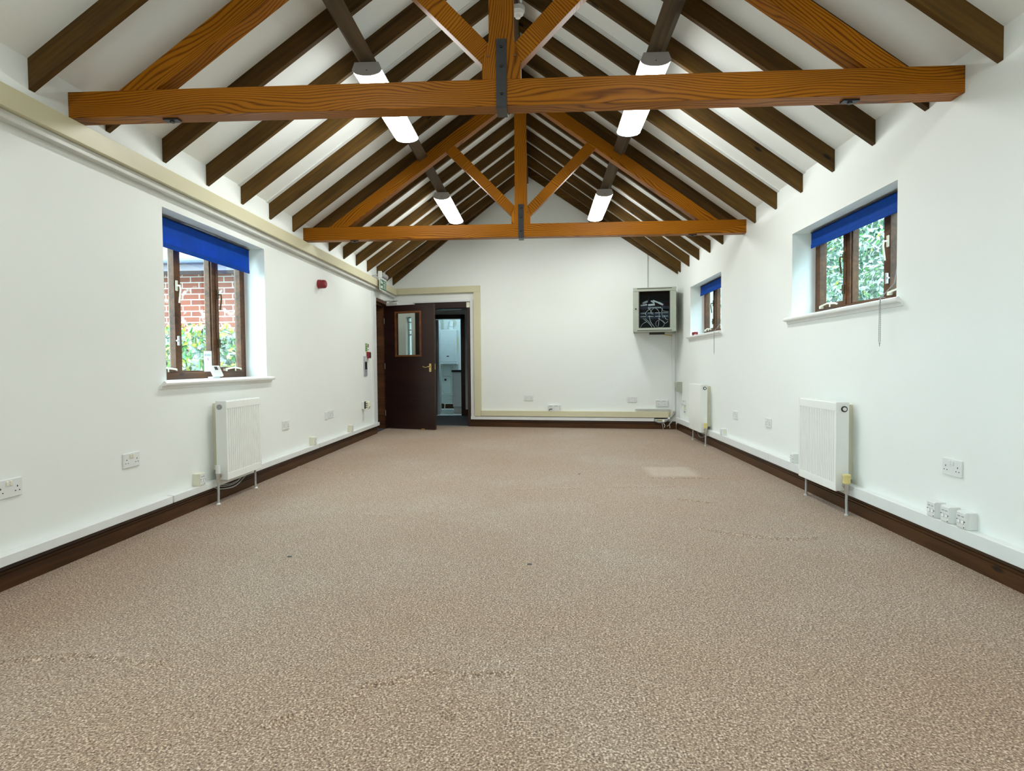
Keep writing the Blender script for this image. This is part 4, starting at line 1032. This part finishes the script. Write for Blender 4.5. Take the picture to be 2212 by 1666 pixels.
# ------------------------------------------------------------------ lobby and boiler room beyond the doorway
def sbox(name, m, *c): return struct(box(*c).done(name, m))
g = G(); g.quad((-2.12, 10.0, -0.002), (-0.6, 9.8, -0.002), (-0.6, 12.32, -0.002), (-2.12, 12.32, -0.002)); struct(g.done('floor_lobby', M['dcarpet']))
sbox('wall_lobby_left', M['lobby'], -2.16, -2.10, 10.42, 12.2, 0, 2.4); sbox('wall_lobby_right', M['lobby'], -0.9, -0.84, 10.20, 12.2, 0, 2.4)
sbox('ceiling_lobby', M['lobby'], -2.16, -0.84, 10.30, 12.3, 2.35, 2.42)
g = G(); g.box(-2.16, -2.10, 12.2, 12.32, 0, 2.4); g.box(-1.50, -0.84, 12.2, 12.32, 0, 2.4); g.box(-2.10, -1.50, 12.2, 12.32, 2.015, 2.4)
struct(g.done('wall_lobby_back', M['lobby']))
g = G(); g.box(-2.10, -2.085, 12.17, 12.34, 0, 2.015); g.box(-1.576, -1.495, 12.17, 12.34, 0, 2.015); g.box(-2.10, -1.495, 12.17, 12.34, 1.93, 2.015)
struct(g.done('trim_9', M['door']))
struct(box(-1.50, -0.90, 12.18, 12.2, 0, 0.12).done('baseboard_lobby', M['skirt']))
g = G(); g.quad((-2.9, 12.32, -0.001), (-1.0, 12.32, -0.001), (-1.0, 14.0, -0.001), (-2.9, 14.0, -0.001)); struct(g.done('floor_boiler_room', M['tile']))
struct(box(XL-0.31, XL-0.021, 9.03, 9.80, -0.02, -0.001).done('floor_doorway', M['dcarpet']))
g = G(); g.box(-2.9, -1.0, 14.0, 14.1, 0, 2.5); struct(g.done('wall_boiler_room_back', M['ceil']))
sbox('wall_boiler_room_right', M['ceil'], -1.1, -1.0, 12.32, 14.0, 0, 2.5); sbox('wall_boiler_room_left', M['ceil'], -2.55, -2.45, 12.32, 14.0, 0, 2.5)
sbox('ceiling_boiler_room', M['ceil'], -2.55, -1.0, 12.32, 14.1, 2.5, 2.56)
g = G(); g.box(-2.55, -2.16, 12.26, 12.32, 0, 2.5); g.box(-0.9, -1.0, 12.26, 12.32, 0, 2.5); struct(g.done('wall_boiler_room_front', M['ceil']))
struct(box(-2.45, -1.1, 13.985, 14.0, 0.015, 0.125).done('baseboard_boiler_room', M['skirt']))
R = root('door_2', None, None, (-2.085, 12.34, 0), math.atan2(0.72, -0.075)); R['kind'] = 'structure'
box(0, 0.72, -0.04, 0.0, 0.01, 1.925).done('door_leaf', M['lobby'], R)
g = G(); g.box(0.62, 0.66, -0.046, -0.04, 0.92, 1.03); hp = g.done('handle_plate', M['brass'], R)
G().tube([(0.64, -0.046, 0.985), (0.64, -0.085, 0.985), (0.54, -0.09, 0.985)], 0.008, 8).done('handle_lever', M['brass'], hp)
R = root('ceiling_light', 'added unseen lamp on the boiler room ceiling in place of daylight', 'ceiling light', (-1.75, 13.1, 2.5))  # added out of view to supply the bluish daylight of this room
G().cyl((0,0,0), (0,0,-0.03), 0.17, 20).done('base', M['white'], R); G().cyl((0,0,-0.03), (0,0,-0.08), 0.16, 20, 0.13).done('diffuser', M['bfill'], R)
R = root('boiler', 'white wall-hung boiler in the room beyond the doorway', 'boiler', (-2.06, 14.0, 1.045))
g = box(-0.20, 0.20, -0.34, -0.02, 0.03, 0.76, 0.012, 2); g.done('casing', M['white'], R)
G().prism([(-0.34, 0.03), (-0.34, 0.0), (-0.30, -0.02), (-0.05, 0.0), (-0.05, 0.03)], 0, -0.198, 0.198).done('lower_flap', M['white'], R)
box(-0.03, 0.025, -0.343, -0.339, 0.155, 0.175).done('badge', M['dark'], R)
G().cyl((0.05, -0.18, 0.76), (0.05, -0.18, 0.83), 0.058, 20).tube(spline([(0.05, -0.18, 0.83), (0.05, -0.17, 0.88), (0.05, -0.12, 0.92), (0.05, 0.0, 0.93)]), 0.055, 16).done('flue', M['white'], R, smooth=True)
G().cyl((0.075, -0.004, 0.93), (0.075, -0.018, 0.93), 0.085, 24).done('flue_collar', M['cream'], R)
box(0.201, 0.205, -0.25, -0.12, 0.28, 0.60).done('side_label', M['yellow'], R)
R = root('pipework', 'pale pipes on the wall below the boiler', 'pipes', (-2.06, 13.99, 0))
for pts in ([(-0.20, -0.05, 1.05), (-0.20, -0.05, 0.45), (-0.12, -0.05, 0.36), (0.03, -0.05, 0.36)], [(-0.16, -0.05, 1.05), (-0.16, -0.05, 0.76), (0.2, -0.05, 0.76)], [(0.02, -0.05, 1.05), (0.02, -0.05, 0.12)],
            [(0.06, -0.05, 1.05), (0.06, -0.05, 0.98), (0.04, -0.06, 0.92), (0.04, -0.05, 0.18)], [(0.12, -0.05, 1.05), (0.12, -0.05, 0.23), (-0.12, -0.05, 0.23), (-0.13, -0.06, 0.0)], [(0.18, -0.05, 1.05), (0.18, -0.05, 0.72), (0.0, -0.05, 0.70)],
            [(-0.20, -0.06, 0.33), (0.05, -0.06, 0.33)], [(0.05, -0.05, 0.46), (0.2, -0.05, 0.46)], [(-0.21, -0.05, 0.40), (-0.21, -0.05, 0.17), (-0.15, -0.05, 0.13), (0.2, -0.05, 0.13)],
            [(-0.22, -0.03, 2.45), (-0.22, -0.03, 1.8)], [(-0.18, -0.03, 2.45), (-0.18, -0.03, 1.8)], [(-0.14, -0.03, 2.45), (-0.14, -0.03, 1.8)]):
    G().tube(pts, 0.011, 8).done('pipe', M['wpipe'], R, smooth=True)
G().cyl((0.085, -0.04, 0.15), (0.085, -0.04, 1.04), 0.024, 12).done('wide_pipe', M['wpipe'], R)
box(-0.125, -0.085, -0.08, -0.04, 0.655, 0.70).done('tap', M['dark'], R)
R = root('base_cabinet', 'white base cabinet at the right in the room beyond the doorway', 'cabinet', (-1.62, 13.05, 0))
box(-0.21, 0.48, -0.28, 0.30, 0.13, 0.865).done('carcass', M['white'], R); box(-0.20, 0.48, -0.298, -0.280, 0.145, 0.855, 0.003).done('door', M['gloss'], R)
box(-0.20, 0.48, -0.24, 0.30, 0.0, 0.13).done('plinth', M['lgrey'], R)
tag(box(-1.85, -1.11, 12.74, 13.36, 0.866, 0.905).done('worktop', M['dark']), 'dark worktop on the white base cabinet beyond the doorway', 'worktop')

# ------------------------------------------------------------------ outdoors
g = G(); g.quad((-60, -40, -0.20), (60, -40, -0.20), (60, 60, -0.20), (-60, 60, -0.20)); struct(g.done('ground', M['paving']))
R = root('brick_porch', 'red brick porch outside the left window', 'porch', (-4.2, 8.2, -0.2))
box(-1.9, 1.42, -0.28, 0.0, 0.0, 2.44).done('wall', M['brick'], R)
box(-2.1, 1.42, -0.62, -0.28, 2.43, 2.46).done('soffit', M['soffit'], R)
box(-2.1, 1.42, -0.66, -0.62, 2.42, 2.56).done('fascia', M['soffit'], R)
G().cyl((-2.1, -0.715, 2.56), (1.42, -0.715, 2.56), 0.055, 12).done('gutter', M['fascia'], R)
g = G(); g.prism([(-0.75, 2.60), (0.9, 3.75), (0.9, 3.85), (-0.75, 2.70)], 0, -2.1, 0.95); g.done('roof', M['tiles'], R)
R = root('neighbour_house', 'orange brick house seen through the glass of open door', 'house', (-3.9, 18.0, -0.2))
box(-2.5, 0.5, -0.1, 0.3, 0.0, 2.2).done('wall', M['brick2'], R); box(-2.5, 0.5, -0.2, -0.1, 1.55, 1.75).done('fascia', M['paper'], R); box(-2.5, 0.5, -0.22, -0.1, 2.1, 2.3).done('gutter', M['paper'], R)
g = G(); g.prism([(-0.3, 2.2), (3.0, 4.4), (3.0, 4.5), (-0.3, 2.3)], 0, -2.5, 0.5); g.done('roof', M['tiles'], R)
# leaves: small bent blades in many directions
def leaves(name, n, pos, size, mats, wts, parent, rg, bias):
    V = []; F = []; I = []
    for k in range(n):
        p = Vector(pos(rg)); s = size * rg.uniform(0.6, 1.35)
        d = Vector((rg.gauss(0, 1), rg.gauss(0, 1), rg.gauss(-0.2, 0.7))) + Vector(bias)
        d.normalize(); u = d.cross(Vector((rg.gauss(0,1), rg.gauss(0,1), rg.gauss(0,1)))).normalized(); w = d.cross(u)
        b0 = len(V)
        V += [p - u*s, p - w*s*0.42 + d*s*0.12, p + u*s, p + w*s*0.42 + d*s*0.12]
        F += [(b0, b0+1, b0+2), (b0, b0+2, b0+3)]
        i = rg.choices(range(len(mats)), wts)[0]; I += [i, i]
    me = bpy.data.meshes.new(name); me.from_pydata([tuple(v) for v in V], [], F)
    for m in mats: me.materials.append(m)
    me.polygons.foreach_set('material_index', I)
    o = bpy.data.objects.new(name, me); COL.objects.link(o); o.parent = parent; return o
rg = random.Random(3)
R = root('shrub', 'variegated yellow and white leaved shrub outside the left window', 'shrub', (-4.0, 6.9, -0.2))
def blob(c, r):
    def f(q):
        while True:
            v = Vector((q.uniform(-1,1), q.uniform(-1,1), q.uniform(-1,1)))
            if 0.35 < v.length < 1: break
        return (c[0]+v.x*r[0], c[1]+v.y*r[1], c[2]+v.z*r[2])
    return f
leaves('foliage', 8500, blob((0.05, 0.1, 0.98), (1.1, 0.6, 0.74)), 0.045, [M['lf1'], M['lf2'], M['lf3'], M['lf5'], M['lf4']], [2.4, 3, 2.6, 3.5, 0.9], R, rg, (0.3, -0.4, 0.5))
g = G()
for k in range(14):
    an = rg.uniform(0, 2*PI); e = rg.uniform(0.3, 0.9); g.tube([(0, 0.1, 0), (0.2*e*math.cos(an), 0.1+0.1*e*math.sin(an), 0.6), (0.7*e*math.cos(an), 0.1+0.4*e*math.sin(an), 1.25)], 0.012, 6, True, 0.004)
g.done('stems', M['stem'], R)
R = root('hedge', 'tall green hedge outside the right wall windows', 'hedge', (5.6, 8.0, -0.2))
box(-0.15, 0.6, -9.0, 14.0, 0.0, 4.4).done('hedge_core', M['lf4'], R)
def hp_(q): return (q.gauss(-0.32, 0.12), q.uniform(-3.0, 10.0), q.uniform(0.9, 4.3))
leaves('foliage', 26000, hp_, 0.048, [M['lf1'], M['lf2'], M['lf4'], M['lf5'], M['lf3']], [2.4, 3.0, 1.3, 3.8, 0.4], R, rg, (-0.9, -0.3, 0.5))

# ------------------------------------------------------------------ sky
w = bpy.data.worlds.new('sky'); S.world = w; w.use_nodes = True
nt = w.node_tree; bg = nt.nodes['Background']; bg.inputs[0].default_value = (0.62, 0.87, 1.0, 1); bg.inputs[1].default_value = 11.0

# ------------------------------------------------------------------ camera
f, yaw, pitch, roll, h = 1323.935, -0.04604, -0.03360, -0.00890, 1.0028
cy, sy, cp, sp = math.cos(yaw), math.sin(yaw), math.cos(pitch), math.sin(pitch)
fw = Vector((sy*cp, cy*cp, sp)); r = Vector((cy, -sy, 0)); u = r.cross(fw)
r2 = r*math.cos(roll) + u*math.sin(roll); u2 = -r*math.sin(roll) + u*math.cos(roll)
cam = bpy.data.cameras.new('camera'); cam.sensor_width = 36; cam.sensor_fit = 'HORIZONTAL'; cam.lens = f / 2212 * 36
cam.clip_start = 0.05; cam.clip_end = 200
co = bpy.data.objects.new('camera', cam); COL.objects.link(co)
co.matrix_world = Matrix(((r2.x, u2.x, -fw.x, 0), (r2.y, u2.y, -fw.y, 0), (r2.z, u2.z, -fw.z, h), (0, 0, 0, 1)))
S.camera = co
S.view_settings.view_transform = 'Standard'; S.view_settings.look = 'None'
S.view_settings.exposure = 0.66; S.view_settings.gamma = 1.0; S.view_settings.use_curve_mapping = False
S.cycles.max_bounces = 10; S.cycles.diffuse_bounces = 7; S.cycles.transparent_max_bounces = 16
try: S.cycles.use_denoising = True; S.cycles.denoiser = 'OPENIMAGEDENOISE'
except Exception: pass
